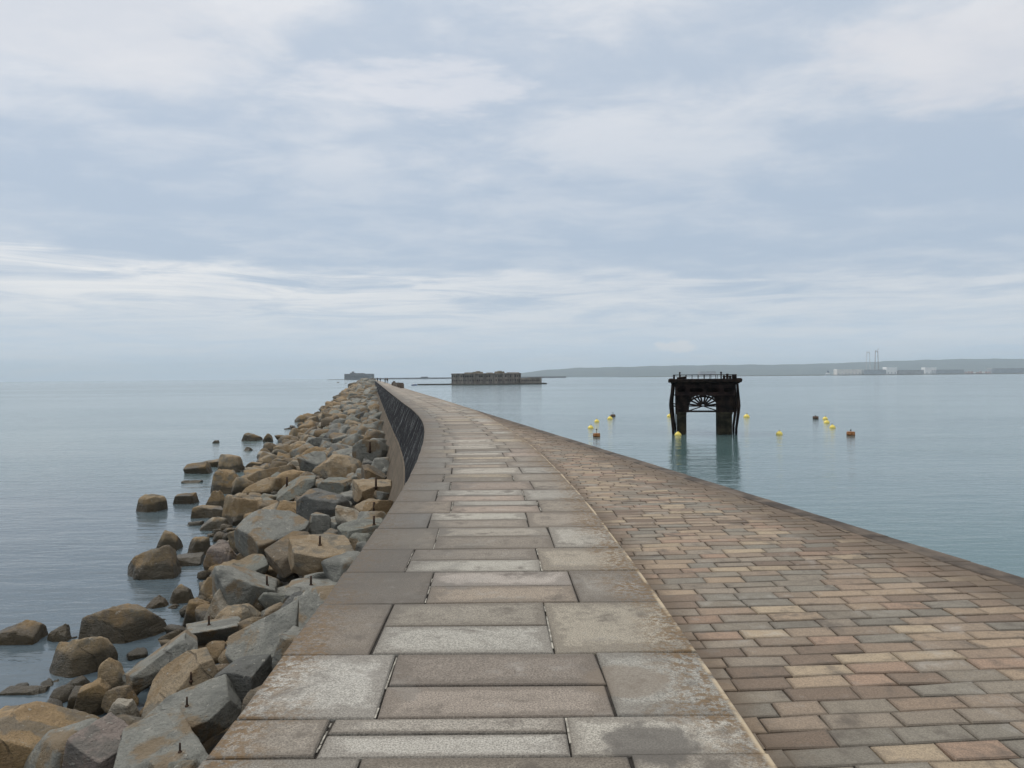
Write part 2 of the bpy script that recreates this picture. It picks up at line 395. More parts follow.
# tints of the nearest rows: seaward slab, harbour slab, near and far middle slabs
NEAR_TINTS = {-1: ((.25, .215, .178), (.36, .335, .295), (.355, .335, .305), (.30, .27, .235)), 0: ((.345, .33, .305), (.285, .275, .25), (.27, .222, .185), (.205, .168, .14)),
              1: ((.20, .165, .132), (.315, .275, .215), (.33, .315, .285), (.245, .215, .175)), 2: ((.165, .138, .113), (.205, .178, .15), (.285, .225, .17), (.345, .30, .27)),
              3: ((.145, .12, .098), (.31, .265, .205), (.36, .34, .30), (.22, .187, .155)), 4: ((.23, .195, .155), (.33, .305, .265), (.215, .18, .145), (.30, .265, .22)), 5: ((.19, .182, .175), (.27, .225, .18), (.25, .21, .17), (.36, .335, .29))}
for i, (a, b_) in enumerate(zip(ROWS[:-1], ROWS[1:])):
    odd = (i - K0 + 1) % 2
    near = a < 60
    jl = (0.295 if odd else 0.215) + random.uniform(-.02, .02); jr = (0.755 if odd else 0.672) + random.uniform(-.02, .02)
    if a > 30: jl *= 0.9
    mid = (a + b_) / 2 + random.uniform(-.06, .06)
    cells = [(a, b_, 0, jl), (a, b_, jr, 1)]
    cells += [(a, mid, jl, jr), (mid, b_, jl, jr)] if random.random() < 0.86 or -2 < i - K0 < 6 else [(a, b_, jl, jr)]
    if a > 36: # the wider far walk has a further run of slabs
        cells = [(a, b_, 0, jl), (a, mid, jl, 0.5), (mid, b_, jl, 0.52), (a, mid, 0.5, jr + .05), (mid, b_, 0.52, jr + .05), (a, b_, jr + .05, 1)]
    for ci, (s0, s1, v0, v1) in enumerate(cells):
        c4 = [PLR(s0, v0), PLR(s0, v1), PLR(s1, v1), PLR(s1, v0)]
        t = jtint(SLAB_TINTS, .2)
        if i - K0 in NEAR_TINTS: t = NEAR_TINTS[i - K0][min(ci, 3)]; lu = sum(t) / 3; t = tuple((q * .72 + lu * .28) * w_ for q, w_ in zip(t, (.885, .865, .805)))
        if near: stone(slab_mb, c4, TOP, t, uv_slab, gap=0.0055 + random.uniform(0, .004), bev=0.007, jz=.004)
        else: slab_mb.face([(*p, TOP) for p in c4], [uv_slab(p) for p in c4], t, uv2=[(0, 0), (1, 0), (1, 1), (0, 1)])
    if near:
        for j in (jl, jr):   # lime left standing in the long joints
            if random.random() < (.75 if j == jl else .45):
                k = random.uniform(0.0, 0.12); k2 = random.uniform(0.85, 1.0); w = random.uniform(.003, .006)
                n = 7; s0 = a + (b_ - a) * k; s1 = a + (b_ - a) * k2
                for q in range(n):
                    if random.random() < 0.25: continue
                    sa = s0 + (s1 - s0) * q / n; sb = s0 + (s1 - s0) * (q + 1) / n
                    A = PLR(sa, j); B = PLR(sb, j); zz = TOP - random.uniform(0.001, .006)
                    lime_mb.face([(A[0] - w, A[1], zz), (A[0] + w, A[1], zz), (B[0] + w, B[1], zz), (B[0] - w, B[1], zz)])
s = ROWS[-1]
while s < FAR:
    n = s + (3.0 if s < 500 else 12.0)
    for v0, v1 in ((0, .3), (.3, .7), (.7, 1)):
        c4 = [PLR(s, v0), PLR(s, v1), PLR(n, v1), PLR(n, v0)]
        slab_mb.face([(*p, TOP) for p in c4], [uv_slab(p) for p in c4], jtint(SLAB_TINTS, .08))
    s = n
END = s
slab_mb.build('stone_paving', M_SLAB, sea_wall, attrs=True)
lime_mb.build('lime_joint', M_LIME, sea_wall)
st_ = list(np.arange(-6, 60.1, 1.0))
for a, b_ in zip(st_[:-1], st_[1:]):
    q = [PLR(a, .002), PLR(a, .998), PLR(b_, .998), PLR(b_, .002)]
    mort_mb.face([(*p, TOP - .018) for p in q])
mort_mb.build('joint_mortar', M_MORTAR, sea_wall)

# faces of the wall
def mat_wall(name, kind):
    m, g, b = material(name)
    uv = g.new('ShaderNodeUVMap', uv_map='UVMap').outputs[0]
    u, v, _ = g.sep(uv); p = pos(g)
    br = g.new('ShaderNodeTexBrick'); g.put(br.inputs['Vector'], uv)
    br.inputs['Scale'].default_value = 1.0; br.inputs['Brick Width'].default_value = 1.3; br.inputs['Row Height'].default_value = 0.48
    br.inputs['Mortar Size'].default_value = 0.012; br.inputs['Mortar Smooth'].default_value = 0.3; br.inputs['Bias'].default_value = 0.0
    n1 = g.noise(p, 1.6, 6, 0.6); n2 = g.noise(p, 14.0, 5, 0.65)
    if kind == 'dark':
        br.inputs['Color1'].default_value = (.0075, .0083, .0108, 1); br.inputs['Color2'].default_value = (.0145, .0155, .018, 1); br.inputs['Mortar'].default_value = (.032, .031, .029, 1)
        col = br.outputs[0]
        col = g.mix(g.math('MULTIPLY', g.smooth(n1, 0.45, 0.7), 0.4), col, (.018, .015, .011))
        sv = g.comb(g.math('MULTIPLY', u, 2.8), g.math('MULTIPLY', v, 0.45), 0.0)
        s1 = g.noise(sv, 1.5, 6, 0.65, 0.3)
        mk = g.math('MULTIPLY', g.smooth(s1, 0.57, 0.62), g.smooth(n2, 0.42, 0.54))
        col = g.mix(g.math('MULTIPLY', mk, 0.85), col, (.40, .41, .41))
    else:
        br.inputs['Color1'].default_value = (.10, .08, .058, 1); br.inputs['Color2'].default_value = (.135, .108, .078, 1); br.inputs['Mortar'].default_value = (.07, .056, .044, 1)
        col = br.outputs[0]
        col = g.mix(g.math('MULTIPLY', g.smooth(n1, 0.48, 0.66), 0.55), col, (.085, .07, .05))
        col = g.mix(g.math('MULTIPLY', g.smooth(n2, 0.55, 0.7), 0.3), col, (.20, .175, .145))
    g.put(b.inputs['Base Color'], col); b.inputs['Roughness'].default_value = 0.95; b.inputs['Specular IOR Level'].default_value = 0.06 if kind == 'dark' else 0.2
    h = g.math('SUBTRACT', g.math('MULTIPLY', n2, 0.5), br.outputs['Fac'])
    g.put(b.inputs['Normal'], g.bump(h, 0.8, 0.03))
    return m
M_DARK = mat_wall('dark_tarred_stone', 'dark'); M_FOOT = mat_wall('brown_footing_stone', 'brown')
BATTER = 0.35
def wall_pt(y, z, off=0.0):
    e = 0.5; tx = XL(y + e) - XL(y - e); ty = 2 * e; L = math.hypot(tx, ty)
    nx, ny = -ty / L, tx / L
    k = BATTER * (TOP - z) + off
    return (XL(y) + nx * k, y + ny * k, z)
stations = list(np.arange(-6, 60, 1.0)) + list(np.arange(60, 200, 4.0)) + list(np.arange(200, END + 1, 20.0))
def strip(mb, prof):
    arc = 0.0
    for a, b_ in zip(stations[:-1], stations[1:]):
        L = b_ - a
        for (z0, o0), (z1, o1) in zip(prof[:-1], prof[1:]):
            mb.face([wall_pt(a, z0, o0), wall_pt(b_, z0, o0), wall_pt(b_, z1, o1), wall_pt(a, z1, o1)],
                    [(arc, -z0), (arc + L, -z0), (arc + L, -z1), (arc, -z1)])
        arc += L
ZD = CAM_H - 3.55
mb = MB(); strip(mb, [(TOP - .034, -.012), (ZD, 0.0)]); mb.build('wall_face', M_DARK, sea_wall, attrs=True)
mb = MB(); strip(mb, [(ZD + .01, -0.02), (ZD + .01, 0.05), (0.6, 0.05)]); mb.build('footing', M_FOOT, sea_wall, attrs=True)

# ------------------------------------------------------------------ quay paving, kerb, harbour wall
pav = MB()
def row_y(r, x): return r + 0.07 * x
def uv_pav(p): return (p[0] - XR(p[1]), XQ(p[1]) - 0.26 - p[0])
def clip_poly(poly, f):
    out = []
    for i in range(len(poly)):
        a, b_ = poly[i], poly[(i + 1) % len(poly)]; fa, fb = f(a), f(b_)
        if fa >= 0: out.append(a)
        if fa * fb < 0:
            t = fa / (fa - fb); out.append((a[0] + (b_[0] - a[0]) * t, a[1] + (b_[1] - a[1]) * t))
    return out
r = -5.0
KERB = 0.26
while r < 41:
    rh = random.uniform(0.155, 0.178)
    y0 = XR(r)
    x = XR(r) - random.uniform(0.0, 0.3); xend = XQ(r) - KERB + 0.5
    while x < xend:
        L = random.choice((0.26, 0.32, 0.34, 0.36, 0.38, 0.42))
        c4 = [(x, row_y(r, x)), (x + L, row_y(r, x + L)), (x + L, row_y(r + rh, x + L)), (x, row_y(r + rh, x))]
        cx, cy = x + L / 2, row_y(r + rh / 2, x + L / 2)
        fl = lambda p: p[0] - XR(p[1]) - 0.004
        fr = lambda p: XQ(p[1]) - KERB - 0.004 - p[0]
        q = c4
        if any(fl(p) < 0 or fr(p) < 0 for p in c4):
            q = clip_poly(clip_poly(c4, fl), fr)
            if len(q) >= 3:
                A = 0.5 * abs(sum(q[i][0] * q[(i + 1) % len(q)][1] - q[(i + 1) % len(q)][0] * q[i][1] for i in range(len(q))))
                if A > .012 and len(q) == 4:
                    stone(pav, q, QUAY, jtint(PAVER_TINTS, .12), uv_pav, gap=0.0045, bev=0.006, depth=0.03, jz=.003)
                elif A > .003:
                    z = QUAY + random.uniform(-.003, .003); t = jtint(PAVER_TINTS, .12)
                    cen = np.mean(np.array(q), axis=0); qq = [tuple(cen + (np.array(p) - cen) * (1 - .006 / max(.08, np.linalg.norm(np.array(p) - cen)))) for p in q]
                    pav.face([(*p, z) for p in qq], [uv_pav(p) for p in qq], t)
        else:
            stone(pav, c4, QUAY, jtint(PAVER_TINTS, .12), uv_pav, gap=0.0045, bev=0.007, depth=0.03, jz=.005)
        x += L
    r += rh
paving = pav.build('pavement', M_PAVER, None, attrs=True); tag(paving, kind='structure')
tag(paving, 'quay paved with rows of small tan and grey granite setts', 'pavement')
mb = MB()
ys = list(np.arange(-5.5, 44.1, 0.5))
for a, b_ in zip(ys[:-1], ys[1:]):
    if XQ(b_) - KERB < XR(b_): continue
    mb.face([(XR(a) - .05, a, QUAY - .016), (XQ(a) - KERB + .02, a, QUAY - .016), (XQ(b_) - KERB + .02, b_, QUAY - .016), (XR(b_) - .05, b_, QUAY - .016)])
bed = mb.build('pavement_bed', M_MORTAR); tag(bed, 'dark grit bed in the joints of the quay paving', 'paving bed', kind='structure')
# riser of the walkway over the quay
mb = MB()
for a, b_ in zip(ys[:-1], ys[1:]):
    mb.face([(XR(a) - .003, a, QUAY - .05), (XR(b_) - .003, b_, QUAY - .05), (XR(b_) - .003, b_, TOP - .012), (XR(a) - .003, a, TOP - .012)], [(.5, .01)] * 4, (.17, .14, .11))
mb.build('riser', M_SLAB, sea_wall, attrs=True)
M_KERB = mat_simple('kerb_stone', (0.07, 0.053, 0.04), 0.9, 0.45, 2.5, second=(.125, .098, .074), bump=0.02)
kb = MB(); y = -5.0
while y < END:
    L = random.uniform(1.1, 1.5) if y < 90 else (6 if y < 300 else 40)
    n = y + L; w = KERB
    inner = lambda yy: max(XQ(yy) - w, XR(yy) + .004)
    c4 = [(inner(y), y), (XQ(y), y), (XQ(n), n), (inner(n), n)]
    if y < 90: stone(kb, c4, QUAY + 0.004, (1, 1, 1), lambda p: (0, 0), gap=.003, bev=.012, depth=.3, jz=.002)
    else: kb.face([(*p, QUAY + .004) for p in c4]); kb.face([(XR(y), y, QUAY), (XR(n), n, QUAY), (XR(n), n, TOP), (XR(y), y, TOP)])
    y = n
kerb = kb.build('kerb', M_KERB); tag(kerb, 'dark brown stained kerb stones along the harbour edge', 'kerb', kind='structure')
mb = MB()
for a, b_ in zip(stations[:-1], stations[1:]):
    f = lambda yy, z: (XQ(yy) - .01 + 0.08 * (QUAY - z), yy, z)
    mb.face([f(a, -1.0), f(b_, -1.0), f(b_, QUAY - .03), f(a, QUAY - .03)], [(a, 1), (b_, 1), (b_, -QUAY), (a, -QUAY)])
hw = mb.build('harbour_wall', M_FOOT, None, attrs=True); tag(hw, 'brown masonry wall under the kerb facing the harbour', 'harbour wall')

# ------------------------------------------------------------------ rubble bank: shape of the ground
WY = [-10, 17.9, 22, 26, 30, 47, 94, 158, 271, 504, 1600]
WX = [-10.0, -10.5, -10.3, -11.0, -12.8, -17.2, -27.5, -39, -61, -106, -320]
def XWATER(y): return float(np.interp(y, WY, WX))
def bank_z(x, y):
    xw = XL(y) - BATTER * 3.2; w = max(1.0, xw - XWATER(y))
    u = (xw - x) / w
    if u < 0: return 2.3
    if u <= 1: return 2.3 * (1 - u) ** 1.3 + 0.0
    return -1.2 * (u - 1) * w * 0.25
def hit_bank(px, py):
    d = ray(px, py); d = d / d.y
    t = 9.0
    while t < 700:
        p = CAM + d * t
        if p.z <= max(-0.12, bank_z(p.x, p.y)): return p
        t += 0.05 if t < 60 else 0.2
    return CAM + d * 300

# ---- rock shapes: a ball of directions cut by planes, softened, then roughened
def ico(sub):
    bm = bmesh.new(); bmesh.ops.create_icosphere(bm, subdivisions=sub, radius=1.0)
    bm.verts.index_update()
    v = np.array([p.co[:] for p in bm.verts]); f = [[q.index for q in fc.verts] for fc in bm.faces]; bm.free()
    return v, f
ICO = {k: ico(k) for k in (3, 4, 5, 6)}
def hash3(i, seed):
    h = (i[:, 0] * 374761393 + i[:, 1] * 668265263 + i[:, 2] * 2147483647 + seed * 974711) & 0xffffffff
    h = ((h ^ (h >> 13)) * 1274126177) & 0xffffffff
    return ((h ^ (h >> 16)) & 0xffff) / 65535.0
def vnoise(p, seed):
    i = np.floor(p).astype(np.int64); f = p - i; f = f * f * (3 - 2 * f); out = 0
    for a in (0, 1):
        for b_ in (0, 1):
            for c in (0, 1):
                w = (f[:, 0] if a else 1 - f[:, 0]) * (f[:, 1] if b_ else 1 - f[:, 1]) * (f[:, 2] if c else 1 - f[:, 2])
                out = out + w * hash3(i + np.array([a, b_, c]), seed)
    return out * 2 - 1
def rock_verts(sub, dims, seed, style='block'):
    rg = np.random.default_rng(seed)
    D, Fc = ICO[sub]
    ns = []; ds = []
    jit = {'block': 0.16, 'slab': 0.16, 'wedge': 0.24, 'boulder': 0.28}[style]
    for ax in range(3):
        for sg in (-1, 1):
            n = np.zeros(3); n[ax] = sg; n += rg.normal(0, jit, 3); n /= np.linalg.norm(n); ns.append(n); ds.append(rg.uniform(.86, 1.0))
    ncut = {'block': 11, 'slab': 10, 'wedge': 12, 'boulder': 18}[style]
    for q_ in range(ncut):
        n = rg.normal(0, 1, 3); n /= np.linalg.norm(n)
        n2 = np.abs(n).sum()
        ns.append(n); ds.append(n2 * (rg.uniform(.60, .74) if q_ < 4 else rg.uniform(.70, .86)) if style != 'boulder' else n2 * rg.uniform(.52, .66))
    if style == 'wedge':
        n = np.array([rg.choice((-1, 1)) * .6, rg.uniform(-.5, .2), .75]); n /= np.linalg.norm(n); ns.append(n); ds.append(.42)
    ns = np.array(ns); ds = np.array(ds)
    cosv = np.maximum(D @ ns.T, 1e-3)
    r = ds / cosv
    k = {'block': 80.0, 'slab': 80.0, 'wedge': 80.0, 'boulder': 26.0}[style]
    rr = 1.0 / (np.power((1.0 / r) ** k, 1).sum(axis=1) ** (1 / k))
    V = D * rr[:, None] * (np.array(dims) / 2)
    s = max(dims)
    nrm = D / np.linalg.norm(D, axis=1)[:, None]
    off = rg.uniform(0, 100, 3)
    a = 0.050 if style == 'boulder' else 0.022
    disp = a * s * .5 * vnoise(V / (s * .34) + off, seed) + a * s * .24 * vnoise(V / (s * .13) + off, seed + 1) + a * s * .13 * vnoise(V / (s * .05) + off, seed + 2)
    led = vnoise(V / (s * .22) + off, seed + 5)                    # broken ledges
    disp -= np.clip((led - .35) * 3, 0, 1) * s * .018
    V = V + nrm * disp[:, None]
    if style == 'boulder':
        zn = V[:, 2:3] / np.abs(V[:, 2]).max(); V[:, :2] *= (1 - .24 * zn)
        V[:, 2] += V[:, 0] * rg.uniform(-.12, .12)
    return V, Fc
def rock_mesh(name, sub, dims, seed, style, mat):
    V, Fc = rock_verts(sub, dims, seed, style)
    me = bpy.data.meshes.new(name); me.from_pydata(V.tolist(), [], Fc); me.update()
    me.polygons.foreach_set('use_smooth', [True] * len(Fc)); me.materials.append(mat)
    return me

def mat_rock(name, vertex):
    m, g, b = material(name)
    p = pos(g)
    if vertex:
        tint = g.new('ShaderNodeVertexColor', layer_name='tint').outputs[0]; q = p; rnd = 0.5
    else:
        oi = g.new('ShaderNodeObjectInfo'); tint = oi.outputs['Color']; rnd = oi.outputs['Random']; q = p
    n1 = g.noise(q, 0.9, 6, 0.6, 0.3); n2 = g.noise(q, 4.5, 7, 0.68, 0.2); n3 = g.noise(q, 26.0, 4, 0.65)
    col = g.mix(1.0, tint, g.grey(g.math('ADD', 0.08, g.math('ADD', g.math('MULTIPLY', n2, 0.95), g.math('MULTIPLY', n3, 0.85)))), 'MULTIPLY')
    # ochre weathering, pale scuffs, dark seams
    col = g.mix(g.math('MULTIPLY', g.smooth(g.math('ADD', n1, g.math('MULTIPLY', n3, .08)), 0.555, 0.63), 0.68), col, (.20, .135, .068))
    col = g.mix(g.math('MULTIPLY', g.smooth(n1, 0.46, 0.39), 0.62), col, (.115, .117, .105))
    li = g.noise(g.vmath('ADD', q, (5, 2, 8)), 7.0, 3, .6)
    col = g.mix(g.math('MULTIPLY', g.smooth(li, .66, .70), .65), col, (.36, .345, .30))
    pit = g.voro(q, 16.0)
    col = g.mix(g.math('MULTIPLY', g.math('MULTIPLY', g.smooth(pit, .22, .10), g.smooth(n2, .45, .55)), .7), col, (.035, .032, .028))
    col = g.mix(g.math('MULTIPLY', g.smooth(n2, 0.60, 0.70), 0.35), col, (.37, .34, .28))
    wv = g.new('ShaderNodeTexWave', wave_type='BANDS', bands_direction='DIAGONAL'); g.put(wv.inputs['Vector'], g.vmath('ADD', q, g.vmath('SCALE', g.noise(q, 0.5, 2, .5, out='Color'), 1.2)))
    wv.inputs['Scale'].default_value = 0.45; wv.inputs['Distortion'].default_value = 5; wv.inputs['Detail'].default_value = 4; wv.inputs['Detail Scale'].default_value = 1.5
    seam = g.smooth(wv.outputs['Fac'], 0.018, 0.0)
    seam = g.math('MULTIPLY', seam, g.smooth(g.noise(q, 0.8, 3, .5), .52, .62))
    col = g.mix(g.math('MULTIPLY', seam, 0.5), col, (.06, .052, .042))
    oc = objco(g); ox, oy, oz = g.sep(oc)
    bed = g.noise(g.comb(g.math('MULTIPLY', ox, 1.2), g.math('MULTIPLY', oy, 1.2), g.math('MULTIPLY', oz, 9.0)), 1.0, 6, .65, .4)
    col = g.mix(g.math('MULTIPLY', g.smooth(bed, .52, .68), .22), col, (.085, .078, .066))
    # tide band: weed and wet stone near the water
    z = g.sep(p)[2]
    zz = g.math('ADD', z, g.math('MULTIPLY', g.math('SUBTRACT', n1, 0.5), 0.9))
    tide = g.smooth(zz, 0.60, 0.40)
    col = g.mix(g.math('MULTIPLY', tide, 0.86), col, (.038, .030, .016))
    weed = g.math('MULTIPLY', g.math('MULTIPLY', g.smooth(zz, 1.35, 0.6), g.smooth(n2, 0.42, 0.58)), g.math('SUBTRACT', 1.0, tide))
    col = g.mix(g.math('MULTIPLY', weed, 0.42), col, (.16, .105, .035))
    g.put(b.inputs['Base Color'], col)
    g.put(b.inputs['Roughness'], g.math('SUBTRACT', 0.86, g.math('MULTIPLY', tide, 0.45)))
    b.inputs['Specular IOR Level'].default_value = 0.3
    h = g.math('ADD', n2, g.math('ADD', g.math('MULTIPLY', n3, 0.32), g.math('ADD', g.math('MULTIPLY', bed, 0.55), g.math('MULTIPLY', seam, -0.35))))
    g.put(b.inputs['Normal'], g.bump(h, 0.9, 0.13))
    return m
M_ROCK = mat_rock('armour_rock', False); M_RUBBLE = mat_rock('rubble_rock', True)
M_RUST = mat_simple('rusty_iron', (0.035, 0.022, 0.016), 0.85, 0.4, 14, second=(.075, .04, .022), bump=.005)

TINT = {'grey': (.172, .172, .152), 'green': (.145, .148, .126), 'tan': (.225, .176, .115), 'brown': (.13, .104, .073), 'ochre': (.235, .165, .09), 'mauve': (.19, .158, .138), 'dark': (.10, .10, .092), 'pale': (.27, .243, .195)}
ROCKS = []; SUPPORT = []
def pin_on(rock, top, scale, tilt=0.0):
    """a rusty iron bolt let into the top of the block"""
    mb = MB()
    r = 0.028 * scale
    mb.tube([(0, 0, -0.12), (0, 0, 0.12 * scale), (tilt * .1, 0, 0.24 * scale)], [r, r, r * .92], 8)
    mb.lathe([(r * 1.9, -.02), (r * 1.9, .012), (r * 1.1, .02)], 10)
    o = mb.build('iron_bolt', M_RUST)
    o.parent = rock
    o.matrix_parent_inverse = rock.matrix_world.inverted()
    o.location = top
    return o
def hero(px, py, w, h, style, col, label, yaw=0.0, tilt=(0, 0), pin=None, dep=0.85, seed=None, lift=0.0, sink=0.32, hmul=1.0, sub=5, name=None, thick=None):
    if py > 470: sub = 6
    b_ = hit_bank(px, py + h * 0.55)
    m = (b_.y) / F_PX
    Wm = w * m; Dm = Wm * dep; Hm = max(h * m * .9, .3 * Wm)
    seed = seed if seed is not None else int(px * 13 + py * 7)
    if thick: Hm = thick * Wm
    V, Fc = rock_verts(sub, (1, dep, Hm / Wm), seed, style)
    Rm = np.array((Matrix.Rotation(R(yaw), 3, 'Z') @ Matrix.Rotation(R(tilt[0]), 3, 'X') @ Matrix.Rotation(R(tilt[1]), 3, 'Y')))
    sx = Wm; sz = Wm; c = np.array([b_.x, b_.y + Dm * .35, b_.z + Hm * .5])
    r_, u_, f_ = np.array(Rv), np.array(Uv), np.array(Fv)
    hh = h * 1.12                                    # a little of the foot is sunk among its neighbours
    for _ in range(7):
        L = V * np.array([sx, sx, sz]); W3 = L @ Rm.T + c - np.array(CAM)
        zd = W3 @ f_; X = 512 + F_PX * (W3 @ r_) / zd; Y = 384 - F_PX * (W3 @ u_) / zd
        wx, hy = X.max() - X.min(), Y.max() - Y.min()
        kx = w / wx; kz = hh / hy
        sx *= kx; sz = sz * min(1.5, max(.6, kz)); sz = sx if thick else min(max(sz, sx * .45), sx * 2.4)
        mm_ = c[1] / F_PX
        c = c + r_ * ((px - (X.max() + X.min()) / 2) * mm_) - u_ * (((py + .06 * h) - (Y.max() + Y.min()) / 2) * mm_)
    if b_.z < .35:
        L0 = float(V[:, 2].max() - V[:, 2].min()) * sz; sz *= 1.45; c = c - np.array([0, 0, 1.0]) * L0 * .225
    me = bpy.data.meshes.new('rock'); me.from_pydata((V * np.array([sx, sx, sz])).tolist(), [], Fc); me.update()
    me.polygons.foreach_set('use_smooth', [True] * len(Fc)); me.materials.append(M_ROCK)
    o = bpy.data.objects.new(name or ('boulder' if style == 'boulder' else 'rock_block'), me); COL.objects.link(o)
    c = Vector(c); Wm, Dm, Hm = sx, sx * dep, sz * Hm / Wm
    o.matrix_world = Matrix.Translation(c) @ Matrix.Rotation(R(yaw), 4, 'Z') @ Matrix.Rotation(R(tilt[0]), 4, 'X') @ Matrix.Rotation(R(tilt[1]), 4, 'Y')
    low = float((W3 + np.array(CAM))[:, 2].min()); gap = low - bank_z(c.x, c.y)
    if gap > .25: SUPPORT.append((c.x, c.y, low, gap, Wm))
    t = TINT[col]; k = 1.16 + random.uniform(-.08, .08)
    o.color = (t[0] * k, t[1] * k, t[2] * k, 1)
    tag(o, label, 'rock', 'rocks heaped along the foot of the sea wall')
    ROCKS.append((o, c, (Wm, Dm, Hm), label))
    if pin:
        # find the surface of the block on the line of sight through the bolt's foot
        bpy.context.view_layer.update()
        inv = o.matrix_world.inverted()
        dd = ray(*pin)
        ok, loc, nor, _ = o.ray_cast(inv @ CAM, (inv.to_3x3() @ dd).normalized())
        if ok:
            wp = o.matrix_world @ loc
            pin_on(o, wp, wp.y * 0.018 / .24 / 1.35 * 0.9)
    return o

